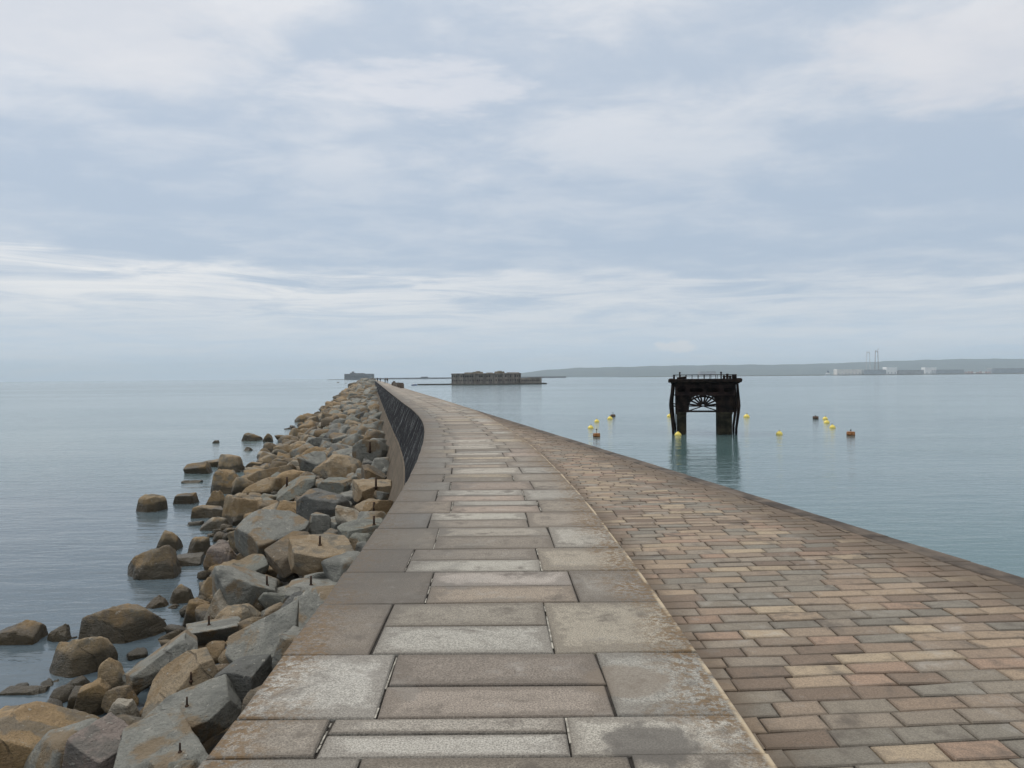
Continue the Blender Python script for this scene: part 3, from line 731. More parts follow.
H = [
 # px, py, w, h, style, colour, label, kwargs
 (34, 740, 136, 78, 'wedge', 'ochre', 'huge blocky ochre boulder at the foot of the heap beside the low wet rock', dict(yaw=10, seed=5)),
 (102, 745, 80, 66, 'wedge', 'mauve', 'mauve and green veined boulder leaning on the huge ochre boulder', dict(yaw=-25, tilt=(0, -16))),
 (160, 756, 118, 44, 'slab', 'grey', 'broad flat grey slab with an upright bolt beside the lowest paving slabs', dict(yaw=24, tilt=(10, -13), pin=(180, 752), dep=.9, thick=.30)),
 (190, 716, 104, 46, 'slab', 'grey', 'long sloping grey slab with a bolt and a broken front edge', dict(yaw=30, tilt=(10, -15), pin=(187, 706), dep=.7, thick=.30)),
 (182, 682, 82, 70, 'wedge', 'tan', 'tall buff block with a rust stained bolt hole behind the long sloping slab', dict(yaw=28, tilt=(0, -12), pin=(191, 681))),
 (243, 676, 62, 44, 'block', 'dark', 'dark square block shaded under the walkway edge', dict(yaw=-12, dep=1.0)),
 (262, 640, 74, 54, 'slab', 'grey', 'great grey slab tilted up like a roof beside the walkway', dict(yaw=24, tilt=(28, -24), dep=.9, seed=97, thick=.34)),
 (246, 590, 68, 50, 'wedge', 'grey', 'pyramid shaped grey block with a tall bolt behind the tilted slab', dict(yaw=40, pin=(267, 585), tilt=(10, -8))),
 (213, 632, 56, 32, 'block', 'grey', 'oblong grey block with a short bolt and brown front', dict(yaw=14, pin=(209, 625), tilt=(4, -6))),
 (226, 604, 46, 42, 'wedge', 'pale', 'pale grey wedge lying under the pyramid shaped block', dict(yaw=-30, tilt=(0, -18))),
 (160, 660, 76, 54, 'block', 'grey', 'large smooth grey block tipped on one edge above small boulders', dict(yaw=35, tilt=(-6, -26))),
 (126, 622, 98, 44, 'boulder', 'brown', 'wide brown ledge rock with white bird droppings resting on another boulder', dict(yaw=-12, tilt=(0, -10), dep=.7, lift=.75, hmul=.8)),
 (82, 656, 72, 42, 'boulder', 'tan', 'weedy tan boulder standing in water under the brown ledge rock', dict(hmul=.95)),
 (113, 675, 35, 36, 'boulder', 'tan', 'egg shaped tan boulder before the dark hollow of the ledge rock', dict(hmul=1.2, lift=.2)),
 (120, 698, 38, 26, 'boulder', 'brown', 'small brown boulder under the egg shaped tan boulder', dict(lift=.15)),
 (94, 692, 42, 30, 'boulder', 'ochre', 'half hidden ochre stone at the edge of the rock pool', dict()),
 (128, 716, 42, 36, 'boulder', 'pale', 'cream and pink veined stone beside the mauve boulder', dict(lift=.2)),
 (18, 634, 62, 28, 'boulder', 'ochre', 'ochre rock with a wet black base at the outer side of the pool', dict(lift=.12)),
 (61, 634, 28, 22, 'boulder', 'tan', 'small tan stone between the ochre rock and the ledge rock', dict(lift=.1)),
 (22, 692, 58, 16, 'slab', 'tan', 'low wet tan rock awash inside the rock pool', dict(dep=.5)),
 (155, 562, 58, 34, 'boulder', 'brown', 'broad brown boulder with wet dark foot standing out in the sea', dict(hmul=1.1)),
 (168, 542, 32, 22, 'boulder', 'tan', 'tan boulder just behind the broad brown boulder', dict()),
 (198, 545, 26, 20, 'boulder', 'ochre', 'blunt ochre stone in the middle of the waterline cluster', dict()),
 (189, 559, 32, 14, 'slab', 'pale', 'flat pale stone at the edge of the small inlet', dict()),
 (222, 555, 38, 32, 'boulder', 'mauve', 'rounded two toned boulder at the head of the small inlet', dict()),
 (248, 536, 42, 28, 'slab', 'tan', 'flat tan rock with dark hollow above the small inlet', dict(yaw=-20, tilt=(0, -12))),
 (212, 590, 32, 26, 'boulder', 'tan', 'speckled tan boulder beside the pale grey wedge', dict()),
 (181, 594, 28, 22, 'boulder', 'tan', 'half sunk tan boulder in the small inlet', dict()),
 (197, 609, 30, 24, 'boulder', 'brown', 'dark brown round stone between inlet and oblong block', dict()),
 (158, 603, 26, 16, 'boulder', 'ochre', 'orange stained stone perched on end of the ledge rock', dict(lift=.5)),
 (272, 536, 76, 54, 'wedge', 'grey', 'big grey wedge with a steep face beside the tan topped block', dict(yaw=32, tilt=(14, -24), seed=33)),
 (243, 572, 52, 36, 'block', 'green', 'smooth green grey block in front of the big grey wedge', dict(yaw=30, tilt=(10, -24))),
 (297, 552, 66, 42, 'slab', 'brown', 'long brown slab wedged between two larger blocks', dict(yaw=38, tilt=(14, -12), dep=.8)),
 (322, 556, 68, 44, 'block', 'tan', 'tan topped squared block with a bolt and black shaded side', dict(yaw=28, tilt=(6, -8), pin=(320, 545), dep=1.2)),
 (316, 590, 66, 24, 'slab', 'grey', 'flat grey ledge with a bolt in front of the tan topped block', dict(yaw=6, pin=(311, 585), dep=.8)),
 (297, 608, 40, 34, 'wedge', 'dark', 'dark pointed block between flat ledge and tilted slab', dict(yaw=18)),
 (362, 532, 50, 30, 'slab', 'green', 'green grey slab with a bolt touching the walkway edge', dict(yaw=14, tilt=(2, -8), pin=(374, 525), dep=1.0)),
 (324, 508, 56, 40, 'block', 'dark', 'large dark grey block leaning over the small upright stone', dict(yaw=-22, tilt=(14, 10))),
 (318, 526, 26, 28, 'block', 'grey', 'small upright stone set against the large dark block', dict(yaw=20, tilt=(0, 8))),
 (350, 518, 30, 26, 'wedge', 'pale', 'pale wedge beside the ochre block with bolts', dict(yaw=-30)),
 (380, 511, 38, 22, 'block', 'ochre', 'ochre block with two bolts at foot of the sea wall', dict(pin=(374, 511), dep=1.0)),
 (373, 490, 42, 22, 'block', 'tan', 'cube shaped tan block with a flat top against the sea wall', dict(pin=(376, 487), yaw=4, dep=1.0)),
 (336, 489, 36, 24, 'block', 'green', 'squared block with one light edge behind the large dark block', dict(yaw=-10)),
 (340, 467, 56, 26, 'boulder', 'tan', 'big smooth tan and grey rock below the bend of the wall', dict(yaw=-5)),
 (374, 473, 26, 18, 'wedge', 'brown', 'brown pointed rock in the shade of the wall footing', dict()),
 (264, 475, 66, 22, 'slab', 'tan', 'long low tan slab with a dark undercut', dict(yaw=12, tilt=(0, -8), dep=.5)),
 (244, 506, 46, 28, 'boulder', 'tan', 'rounded tan boulder with a pitted face near the shore', dict()),
 (266, 515, 38, 26, 'wedge', 'tan', 'angular tan rock beside the pitted boulder', dict(yaw=20)),
 (228, 481, 36, 26, 'boulder', 'ochre', 'ochre boulder at the shore by the long low slab', dict()),
 (296, 488, 40, 26, 'wedge', 'green', 'grey green sloping rock with a bolt', dict(pin=(287, 486), tilt=(0, -14))),
 (292, 512, 34, 24, 'boulder', 'ochre', 'crumbling ochre rock below the grey green sloping rock', dict()),
 (312, 462, 30, 22, 'wedge', 'grey', 'grey leaning rock with a dark hollow under it', dict(tilt=(8, -16))),
 (318, 445, 30, 16, 'slab', 'grey', 'flat grey rock casting a black gap', dict()),
 (342, 452, 30, 16, 'boulder', 'dark', 'dark grey hump behind the big smooth rock', dict()),
 (372, 452, 40, 26, 'block', 'grey', 'tilted grey slab block with a bolt near the wall footing', dict(pin=(370, 451))),
 (151, 503, 34, 20, 'boulder', 'tan', 'lone rounded boulder standing by itself in the sea', dict(hmul=1.15)),
 (187, 499, 32, 13, 'slab', 'brown', 'flat dark edged rock between lone boulder and shore', dict(dep=.6)),
 (208, 512, 36, 15, 'slab', 'tan', 'long weedy rock just off the shore', dict(dep=.6, yaw=15)),
 (217, 500, 24, 18, 'boulder', 'tan', 'tan rock standing at the water edge behind the weedy rock', dict()),
 (198, 468, 30, 13, 'slab', 'brown', 'dark flat rock running out into the sea', dict(dep=.6)),
 (213, 463, 22, 10, 'slab', 'tan', 'low tan rock on the landward end of the dark flat rock', dict()),
 (230, 463, 28, 20, 'boulder', 'tan', 'high tan rock at the water edge where the shore steps back', dict()),
 (252, 437, 22, 9, 'boulder', 'brown', 'low brown rock islet beyond the shore', dict(dep=.6)),
 (268, 438, 11, 9, 'boulder', 'brown', 'little pointed rock beside the brown islet', dict()),
 (216, 442, 9, 4, 'boulder', 'brown', 'tiny rock tip showing above the open water', dict()),
 (249, 449, 10, 5, 'boulder', 'brown', 'small awash stone between the islet and the shore', dict()),
 (196, 524, 18, 7, 'slab', 'pale', 'small pale rock awash near the weedy rock', dict(dep=.5)),
 (192, 482, 22, 4, 'slab', 'tan', 'thin flat rock barely breaking the water surface', dict(dep=.4)),
]
for h_ in H:
    hero(*h_[:7], **h_[7])

# ---- further single rocks, set on the bank where the heap still has room
protos = []
for i in range(16):
    style = ('block', 'wedge', 'slab', 'boulder', 'boulder')[i % 5]
    dims = (1.0, random.uniform(.65, .95), random.uniform(.5, .8) if style != 'slab' else random.uniform(.35, .5))
    protos.append((rock_mesh('rock', 4, dims, 400 + i, style, M_ROCK), style, dims))
placed = [(c.x, c.y, max(dm[0], dm[1]) * .5) for (_, c, dm, _) in ROCKS]
SHAPE = {'block': 'squared block', 'wedge': 'pointed rock', 'slab': 'flat rock', 'boulder': 'rounded boulder'}
auto = []
NA = 228
tries = 0
while len(auto) < NA and tries < 60000:
    tries += 1
    y = random.uniform(11, 82); xw = XL(y) - BATTER * 3.2 - .35; xs = XWATER(y)
    u = random.random() ** 0.9
    x = xw + (xs - 1.0 - xw) * u
    size = random.choice((0.9, 1.2, 1.5, 1.9, 2.3)) * (1.0 if u < .75 else .85) * (1 + max(0, y - 40) / 160)
    if y < 48: size = random.choice((.7, .9, 1.1, 1.4, 1.6))
    if u > .70 and (y < 34 or (y < 60 and random.random() < .7)): continue
    if any((x - a) ** 2 + (y - b_) ** 2 < ((0.66 if y < 48 else 0.62) * (r + size * .5)) ** 2 for a, b_, r in placed): continue
    placed.append((x, y, size * .5)); auto.append((x, y, size, u))
named = {}
short = [(c, lb) for (_, c, _, lb) in ROCKS]
def brief(lb):
    w = lb.split(); cut = len(w)
    for i, a in enumerate(w):
        if i >= 2 and a in ('with', 'at', 'beside', 'behind', 'leaning', 'under', 'standing', 'in', 'between', 'before', 'resting', 'shaded', 'lying', 'tipped', 'awash', 'set', 'against', 'below', 'near', 'perched', 'wedged', 'casting', 'running', 'on', 'where', 'beyond', 'showing', 'barely', 'just', 'touching', 'by', 'above', 'over', 'tilted'):
            cut = i; break
    return ' '.join(w[:cut])
briefs = {lb: brief(lb) for _, lb in short}
cnt = {}
for v in briefs.values(): cnt[v] = cnt.get(v, 0) + 1
for k in briefs:
    if cnt[briefs[k]] > 1: briefs[k] = ' '.join(k.split()[:8])
def relation(p, c):
    dx, dy = p[0] - c.x, p[1] - c.y
    if abs(dy) > abs(dx) * 1.1: return 'beyond' if dy > 0 else 'in front of'
    return 'on the wall side of' if dx > 0 else 'on the sea side of'
for (x, y, size, u) in sorted(auto, key=lambda a: a[1]):
    me, style, dims = random.choice(protos if u < .55 else [p for p in protos if p[1] != 'block'])
    if u < .5: col = random.choice(('grey', 'grey', 'green', 'dark', 'grey', 'tan', 'brown'))
    elif u < .68: col = random.choice(('tan', 'grey', 'brown', 'pale', 'ochre', 'green'))
    else: col = random.choice(('tan', 'tan', 'ochre', 'brown', 'brown', 'pale'))
    o = bpy.data.objects.new('boulder' if style == 'boulder' else 'rock_block', me); COL.objects.link(o)
    o.location = (x, y, max(-0.15, bank_z(x, y)) + size * dims[2] * random.uniform(.10, .30))
    o.rotation_euler = (R(random.uniform(-18, 18)), R(random.uniform(-22, 12)), R(random.uniform(0, 360)))
    o.scale = (size,) * 3
    t = TINT[col]; k = 1.14 + random.uniform(-.12, .12); o.color = (t[0] * k, t[1] * k, t[2] * k, 1)
    sw = 'small' if size < 1.3 else ('middling' if size < 2.0 else 'large')
    cand = sorted(short, key=lambda q: (q[0].x - x) ** 2 + (q[0].y - y) ** 2)
    cw = {'grey': 'grey', 'green': 'grey green', 'tan': 'tan', 'brown': 'brown', 'ochre': 'ochre', 'mauve': 'mauve', 'dark': 'dark grey', 'pale': 'pale buff'}[col]
    lab = None
    for c, lb in cand[:8]:
        L_ = f"{sw} {cw} {SHAPE[style]} {relation((x, y), c)} the {briefs[lb]}"
        if L_ not in named and len(L_.split()) <= 16: lab = L_; break
    if lab is None: lab = L_
    named[lab] = named.get(lab, 0) + 1
    tag(o, lab, 'rock', 'rocks heaped along the foot of the sea wall')

# ---- the rest of the heap, beyond counting: one mass running off along the wall
lows = [(*rock_verts(3, (1, random.uniform(.65, .95), random.uniform(.45, .8)), 900 + i, ('block', 'wedge', 'boulder', 'boulder')[i % 4]),) for i in range(10)]
RV, RF, RT = [], [], []
nv = 0
def put_low(x, y, z, size, t):
    global nv
    V, Fc = random.choice(lows)
    M = (Matrix.Rotation(random.uniform(0, 6.3), 3, 'Z') @ Matrix.Rotation(random.uniform(-.35, .35), 3, 'X') @ Matrix.Rotation(random.uniform(-.35, .35), 3, 'Y'))
    W = (V * size) @ np.array(M).T + np.array([x, y, z])
    RV.append(W); RF.append(np.array(Fc) + nv); RT.append(np.tile(np.array([*t, 1.0]), (len(V), 1))); nv += len(V)
def rtint(u):
    if u < .5: c = random.choice(('grey', 'grey', 'green', 'dark', 'grey', 'brown', 'tan'))
    elif u < .72: c = random.choice(('tan', 'brown', 'grey', 'pale', 'green'))
    else: c = random.choice(('tan', 'ochre', 'brown', 'brown'))
    k = random.uniform(.9, 1.25); return tuple(q * k for q in TINT[c])
y = 72.0
cells = {}
while y < 900:
    st = 1.42 + max(0, y - 80) * .006
    xw = XL(y) - BATTER * 3.2 - .3; xs = XWATER(y); w = xw - xs
    n = int((w + 4) / st)
    for k in range(n):
        u = (k + random.uniform(-.4, .4)) * st / w
        if u < 0: u = 0.01
        if u > 1 and random.random() < .86: continue
        x = xw - u * w; yy = y + random.uniform(-.5, .5) * st
        size = st * random.choice((.7, .9, 1.1, 1.3, 1.6))
        if yy < 84 and any((x - a) ** 2 + (yy - b_) ** 2 < (0.55 * (r + size * .5)) ** 2 for a, b_, r in placed): continue
        put_low(x, yy, max(-.2, bank_z(x, yy)) + size * random.uniform(0.0, .34), size, rtint(u))
    y += st
# small stones in the gaps of the near heap
for _ in range(500):
    yy = random.uniform(-2, 75); xw = XL(yy) - BATTER * 3.2 - .2; u = random.random()
    x = xw + (XWATER(yy) - .6 - xw) * u
    sz = random.uniform(.35, .8)
    put_low(x, yy, bank_z(x, yy) + sz * .1, sz, rtint(u))
for (x, y, low, gap, wd) in SUPPORT:
    for _ in range(int(6 + 10 * wd)):
        sz = random.uniform(.4, .9) * min(1.4, max(.6, wd * .5)); put_low(x + random.uniform(-.35, .35) * wd, y + random.uniform(-.25, .5) * wd, low - random.random() * gap + .1, sz, rtint(.3))
print('SUPPORT', len(SUPPORT), max([q[3] for q in SUPPORT] + [0]))
V = np.concatenate(RV); Fa = np.concatenate(RF); Ta = np.concatenate(RT)
# bed under the stones, coloured dark so the gaps read as shade
bv, bf = [], []
ysb = list(np.arange(-6, 90, 1.0)) + list(np.arange(90, 900, 10.0)); nu = 14
for yb in ysb:
    xw = XL(yb) - BATTER * 2.6; w = XL(yb) - BATTER * 3.2 - XWATER(yb)
    for k in range(nu + 1):
        x = xw - (w + 5) * k / nu; bv.append((x, yb, bank_z(x, yb) - .7 + random.uniform(-.1, .1)))
for a in range(len(ysb) - 1):
    for k in range(nu):
        i0 = a * (nu + 1) + k; bf.append((i0, i0 + 1, i0 + nu + 2, i0 + nu + 1))
allv = V.tolist() + bv; allf = Fa.tolist() + [tuple(q + len(V) for q in f) for f in bf]
me = bpy.data.meshes.new('rubble'); me.from_pydata(allv, [], allf); me.update()
me.polygons.foreach_set('use_smooth', [True] * len(allf))
ca = me.color_attributes.new('tint', 'FLOAT_COLOR', 'POINT')
ca.data.foreach_set('color', np.concatenate([Ta, np.tile(np.array([.06, .054, .045, 1.0]), (len(bv), 1))]).astype(np.float32).ravel())
me.materials.append(M_RUBBLE)
rub = bpy.data.objects.new('rubble', me); COL.objects.link(rub)
tag(rub, 'mass of smaller stones and far rocks heaped along the sea wall', 'rubble', kind='stuff')

# ------------------------------------------------------------------ sea
def mat_sea():
    m, g, b = material('sea_water')
    p = pos(g); x, y, z = g.sep(p)
    lanes = g.noise(g.comb(g.math('MULTIPLY', x, .0035), g.math('MULTIPLY', y, .011), 0), 1.0, 5, .55, .6)
    lanes2 = g.noise(g.comb(g.math('MULTIPLY', x, .022), g.math('MULTIPLY', y, .06), 3.0), 1.0, 4, .55, .4)
    calm = g.smooth(g.math('ADD', g.math('MULTIPLY', lanes, .7), g.math('MULTIPLY', lanes2, .3)), .40, .62)
    shelter = g.smooth(g.math('ADD', x, g.math('MULTIPLY', y, 0.184)), -4.0, 6.0)      # 1 inside the harbour
    amp = g.math('MULTIPLY', g.math('SUBTRACT', 1.0, g.math('MULTIPLY', shelter, .22)), g.math('ADD', .45, g.math('MULTIPLY', calm, .8)))
    amp = g.math('MULTIPLY', amp, g.math('ADD', 1.0, g.smooth(y, 220.0, 700.0, 0.0, 1.6)))
    w1 = g.noise(g.comb(g.math('MULTIPLY', x, .17), g.math('MULTIPLY', y, .50), 0), 1.0, 3, .5, .3)
    w2 = g.noise(g.comb(g.math('MULTIPLY', x, .75), g.math('MULTIPLY', y, 2.1), 0), 1.0, 4, .55, .4)
    w3 = g.noise(g.comb(g.math('MULTIPLY', x, 3.5), g.math('MULTIPLY', y, 7.0), 0), 1.0, 2, .5)
    h = g.math('ADD', g.math('MULTIPLY', w1, .20), g.math('ADD', g.math('MULTIPLY', w2, .085), g.math('MULTIPLY', w3, .012)))
    h = g.math('MULTIPLY', h, amp)
    g.put(b.inputs['Normal'], g.bump(h, 1.0, 0.62))
    seaward = g.mix(g.smooth(y, 20.0, 110.0), (.072, .096, .112), (.115, .158, .156))
    deep = g.mix(shelter, seaward, (.075, .128, .128))
    deep = g.mix(g.math('MULTIPLY', g.smooth(lanes, .45, .6), .6), deep, (.105, .15, .155))
    g.put(b.inputs['Base Color'], deep)
    b.inputs['Roughness'].default_value = 0.09
    b.inputs['IOR'].default_value = 1.333
    return m
mb = MB()
S = 19000.0
xsn = [-S, -3000, -300, 0, 300, 3000, S]; ysn = [-3000, -100, 200, 1000, 5000, S]
for a, b_ in zip(xsn[:-1], xsn[1:]):
    for c, d_ in zip(ysn[:-1], ysn[1:]):
        mb.face([(a, c, 0), (b_, c, 0), (b_, d_, 0), (a, d_, 0)])
sea = mb.build('sea', mat_sea()); tag(sea, 'calm grey blue sea and sheltered teal harbour water', 'sea', kind='structure')

# ------------------------------------------------------------------ iron tower standing in the harbour
M_IRON = mat_simple('black_iron', (0.010, 0.008, 0.008), 0.85, 0.4, 1.3, second=(.030, .019, .014), bump=.03, spec=.12)
M_IRONB = mat_simple('rust_brown_iron', (0.020, 0.0135, 0.0135), 0.85, 0.4, 1.1, second=(.042, .025, .021), bump=.03, spec=.12)
M_PIER = mat_simple('weedy_column', (0.018, 0.018, 0.012), 0.85, 0.5, 1.0, second=(.042, .036, .022), bump=.05, spec=.15)
tp = at(704.5, 434.5, 0); TY = tp.y; k = TY / F_PX
tower = empty('iron_tower', (tp.x, TY, 0), -0.235)
tag(tower, 'black rusted iron loading tower with fan shaped bracing standing in the harbour', 'iron tower')
def tx(c): return (c - 512) / 7.877 * k        # crop column to metres from the middle
def tz(c): return (562 - c) / 7.877 * k
DEP = 7.0
mb = MB(); mb.box(((tx(235) + tx(795)) / 2, DEP / 2 - .2, tz(138)), (tx(795) - tx(235), DEP + 1.0, tz(122) - tz(150)), bev=.06)
mb.box((0, DEP / 2, tz(160)), (tx(770) - tx(262), DEP + .4, .34))
for s_ in (-1, 1):
    xx = tx(250) if s_ < 0 else tx(785)
    mb.tube([(xx, -.5, tz(133)), (xx, DEP + .2, tz(133))], .24, 10)
    mb.tube([(xx - s_ * .25, -.55, tz(150)), (xx - s_ * .1, DEP + .3, tz(150))], .2, 10)
for q in range(11):
    xq = tx(300 + 44 * q); mb.box((xq, -.42, tz(152)), (.12, .3, .30))
mb.build('deck', M_IRON, tower)
# railing round the deck
mb = MB()
zt, zm, zb = tz(91), tz(106), tz(124)
corners = [(tx(275), -.35), (tx(755), -.35), (tx(755), DEP), (tx(275), DEP)]
for a, b_ in zip(corners, corners[1:] + corners[:1]):
    mb.tube([(*a, zt), (*b_, zt)], .045, 6)
    n = 10
    for q in range(n):
        x_ = a[0] + (b_[0] - a[0]) * q / n; y_ = a[1] + (b_[1] - a[1]) * q / n
        mb.tube([(x_, y_, zb - .1), (x_, y_, zt)], .038, 6)
for c in (325, 640):
    mb.tube([(tx(c), -.35, zb - .1), (tx(c), -.35, tz(78))], .085, 8); mb.lathe([(.02, 0), (.12, .03), (.12, .16), (.02, .2)], 8, (tx(c), -.35, tz(80)))
mb.build('railing', M_IRON, tower)
mb = MB()
for c, hgt in ((665, .55), (690, .75), (712, .5), (735, .62)):
    mb = MB(); mb.box((tx(c), .9, zb + hgt / 2 - .1), (.3, .7, hgt), bev=.03); mb.build('winch_post', M_IRON, tower)
mb = MB(); mb.tube([(tx(655), .8, tz(108)), (tx(750), 1.2, tz(100))], .07, 6); mb.build('winch_shaft', M_IRON, tower)
mb = MB(); mb.tube([(tx(300), 2, tz(120)), (tx(370), 2.2, tz(112))], .16, 8); mb.build('pipe', M_IRON, tower)
# girder with long openings
def plate_with_holes(mb, x0, x1, z0, z1, y0, y1, holes, mi=0):
    edges = [x0]
    for (a, b_) in holes: edges += [a, b_]
    edges.append(x1); hz0, hz1 = z0 + (z1 - z0) * .26, z0 + (z1 - z0) * .74
    yc, dy = (y0 + y1) / 2, y1 - y0
    mb.box(((x0 + x1) / 2, yc, (z0 + hz0) / 2), (x1 - x0, dy, hz0 - z0)); mb.box(((x0 + x1) / 2, yc, (z1 + hz1) / 2), (x1 - x0, dy, z1 - hz1))
    for i in range(0, len(edges), 2):
        if edges[i + 1] > edges[i]: mb.box(((edges[i] + edges[i + 1]) / 2, yc, (hz0 + hz1) / 2), (edges[i + 1] - edges[i], dy - .004, hz1 - hz0 + .004))
    for (a, b_) in holes:   # rounded ends
        rr = (hz1 - hz0) / 2
        for cx, sg in ((a, 1), (b_, -1)):
            for sz in (-1, 1):
                zc = (hz0 + hz1) / 2 + sz * rr
                mb.prism([(cx, zc), (cx + sg * rr * .8, zc), (cx + sg * rr * .3, zc - sz * rr * .35), (cx, zc - sz * rr * .8)][::(1 if sg * sz > 0 else -1)], y0 + .01, y1 - .01)
mb = MB()
holes = [(tx(302), tx(366)), (tx(400), tx(502)), (tx(530), tx(626)), (tx(660), tx(726))]
for yy in (0.0, DEP - .25):
    plate_with_holes(mb, tx(288), tx(748), tz(246), tz(180), yy, yy + .18, holes)
for xx in (tx(292), tx(744)): mb.box((xx, DEP / 2, tz(213)), (.18, DEP - .5, tz(180) - tz(246)))
mb.box((0, .0, tz(175)), (tx(752) - tx(284), .36, .22)); mb.box((0, .0, tz(250)), (tx(750) - tx(286), .34, .16))
mb.build('girder', M_IRONB, tower)
mb = MB(); mb.box((0, DEP * .5, tz(212)), (tx(740) - tx(296), .3, tz(165) - tz(262))); mb.build('inner_plating', M_IRON, tower)
# side panels either hand of the fan
for (a, b_) in ((288, 392), (612, 748)):
    mb = MB(); mb.box(((tx(a) + tx(b_)) / 2, .25, (tz(252) + tz(388)) / 2), (tx(b_) - tx(a), .3, tz(252) - tz(388)))
    for q in range(3): mb.bar((tx(a) + .05, .06, tz(270 + q * 40)), (tx(b_) - .05, .06, tz(300 + q * 40)), .10, .12)
    mb.build('side_panel', M_IRON, tower); mb = MB()
    mb.box(((tx(a) + tx(b_)) / 2, DEP - .3, (tz(252) + tz(388)) / 2), (tx(b_) - tx(a), .3, tz(252) - tz(388)))
    mb.build('side_panel', M_IRON, tower)
# fan bracing
mb = MB()
hx, hz = tx(502), tz(338)
for yy in (0.2,):
    Rr = tx(616) - tx(502)
    for an in (8, 24, 42, 60, 77, 103, 120, 138, 156, 172):
        a = R(an); rr = Rr if an < 30 or an > 150 else (tz(252) - hz) / max(.3, math.sin(a)); rr = min(rr, Rr * 1.12)
        mb.bar((hx + .2 * math.cos(a), yy, hz + .2 * math.sin(a)), (hx + rr * math.cos(a), yy, hz + rr * math.sin(a)), .23, .2)
    prev = None
    for q in range(19):
        a = math.pi * q / 18; r1 = Rr * 1.0; p1 = (hx + r1 * math.cos(a), yy + .003, hz + (tz(262) - hz) * math.sin(a))
        if prev: mb.bar(prev, p1, .24, .24)
        prev = p1
    prev = None
    for q in range(13):
        a = math.pi * q / 12; p1 = (hx + .42 * math.cos(a), yy - .004, hz + .42 * math.sin(a))
        if prev: mb.bar(prev, p1, .2, .2)
        prev = p1
    mb.box((hx, yy, hz), (tx(615) - tx(390), .24, .16))
    mb.box((hx, yy, tz(380)), (tx(615) - tx(388), .34, .22))
    mb.bar((tx(392), yy + .01, tz(376)), (hx, yy + .01, hz), .13); mb.bar((tx(612), yy + .01, tz(376)), (hx, yy + .01, hz), .13)
    for s_ in (-1, 1):
        mb.prism([(hx + s_ * Rr, tz(250)), (hx + s_ * Rr * .35, tz(250)), (hx + s_ * Rr * .72, tz(272)), (hx + s_ * Rr, tz(318))][::s_], yy - .1, yy + .1)
mb.build('fan_brace', M_IRON, tower)
for (a, b_) in ((300, 370), (610, 722)):
    for yy in (0.5, DEP - 1.1):
        mb = MB(); mb.box(((tx(a) + tx(b_)) / 2, yy, (tz(388) - 2.0) / 2), (tx(b_) - tx(a), .95, tz(388) + 2.0), bev=.08)
        mb.box(((tx(a) + tx(b_)) / 2, yy, tz(395)), (tx(b_) - tx(a) + .16, 1.1, .28), bev=.03)
        mb.build('column', M_PIER, tower)
for s_ in (-1, 1):
    for yy in (-.25, DEP - .4):
        pts = [(268, 165), (263, 230), (255, 285), (252, 330), (257, 390), (264, 450), (270, 520), (271, 580)] if s_ < 0 else [(762, 165), (766, 230), (771, 290), (773, 335), (768, 390), (760, 450), (752, 510), (751, 580)]
        P_ = [(tx(c), yy, tz(r_)) for c, r_ in pts]
        mb = MB(); mb.tube(P_, [.16, .17, .19, .20, .19, .17, .16, .15], 8)
        mb.tube([(tx(290 if s_ < 0 else 744), yy + .2, tz(170)), (tx(291 if s_ < 0 else 743), yy + .2, tz(300)), (tx(293 if s_ < 0 else 728), yy + .2, tz(560))], .06, 6)
        mb.bar((P_[3][0], yy, P_[3][2]), (tx(296 if s_ < 0 else 730), yy + .3, P_[3][2] - .2), .14)
        mb.build('fender_post', M_IRON, tower)

# ------------------------------------------------------------------ buoys
M_YEL = mat_simple('yellow_buoy_paint', (0.84, 0.67, 0.14), 0.45, 0.12, 4.0)
M_BAND = mat_simple('fouled_waterline', (0.06, 0.045, 0.022), 0.8, 0.4, 6.0)
M_ORG = mat_simple('rusty_orange_drum', (0.28, 0.105, 0.028), 0.7, 0.4, 3.0, second=(.36, .16, .05))
M_BRN = mat_simple('dark_brown_drum', (0.10, 0.062, 0.04), 0.75, 0.4, 3.0)
def sphere_prof(r, z0, z1, n=10):
    return [(max(.01, math.sqrt(max(0, r * r - z * z))), z) for z in np.linspace(z0, z1, n)]
def make_buoy():
    root = empty('ball_buoy')
    mb = MB(); mb.lathe(sphere_prof(.42, -.12, .42, 12), 22); mb.lathe([(.12, .40), (.12, .47), (.02, .47)], 10); mb.build('float', M_YEL, root)
    mb = MB(); mb.lathe([(.05, -.44), (.25, -.40), (.40, -.28), (.425, -.12), (.41, -.10), (.2, -.09)], 22); mb.build('fouled_base', M_BAND, root)
    mb = MB(); mb.tube([(.09 * math.cos(t), 0, .5 + .09 * math.sin(t)) for t in np.linspace(-.6, math.pi + .6, 9)], .022, 6); mb.build('lifting_eye', M_RUST, root)
    return root
def make_drum(mat, mast):
    root = empty('drum_buoy')
    mb = MB(); mb.lathe([(.48, -.12), (.5, -.08), (.5, .10), (.525, .13), (.5, .16), (.5, .40), (.46, .46), (.05, .47)], 22); mb.build('drum', mat, root)
    mb = MB(); mb.lathe([(.1, -.5), (.46, -.44), (.49, -.13), (.3, -.12)], 22); mb.build('fouled_base', M_BAND, root)
    mb = MB(); mb.tube([(0, 0, .44), (0, 0, mast)], .035, 6); mb.lathe([(.02, 0), (.10, .04), (.10, .14), (.02, .18)], 8, (0, 0, mast - .05)); mb.build('top_mark', M_RUST, root)
    return root
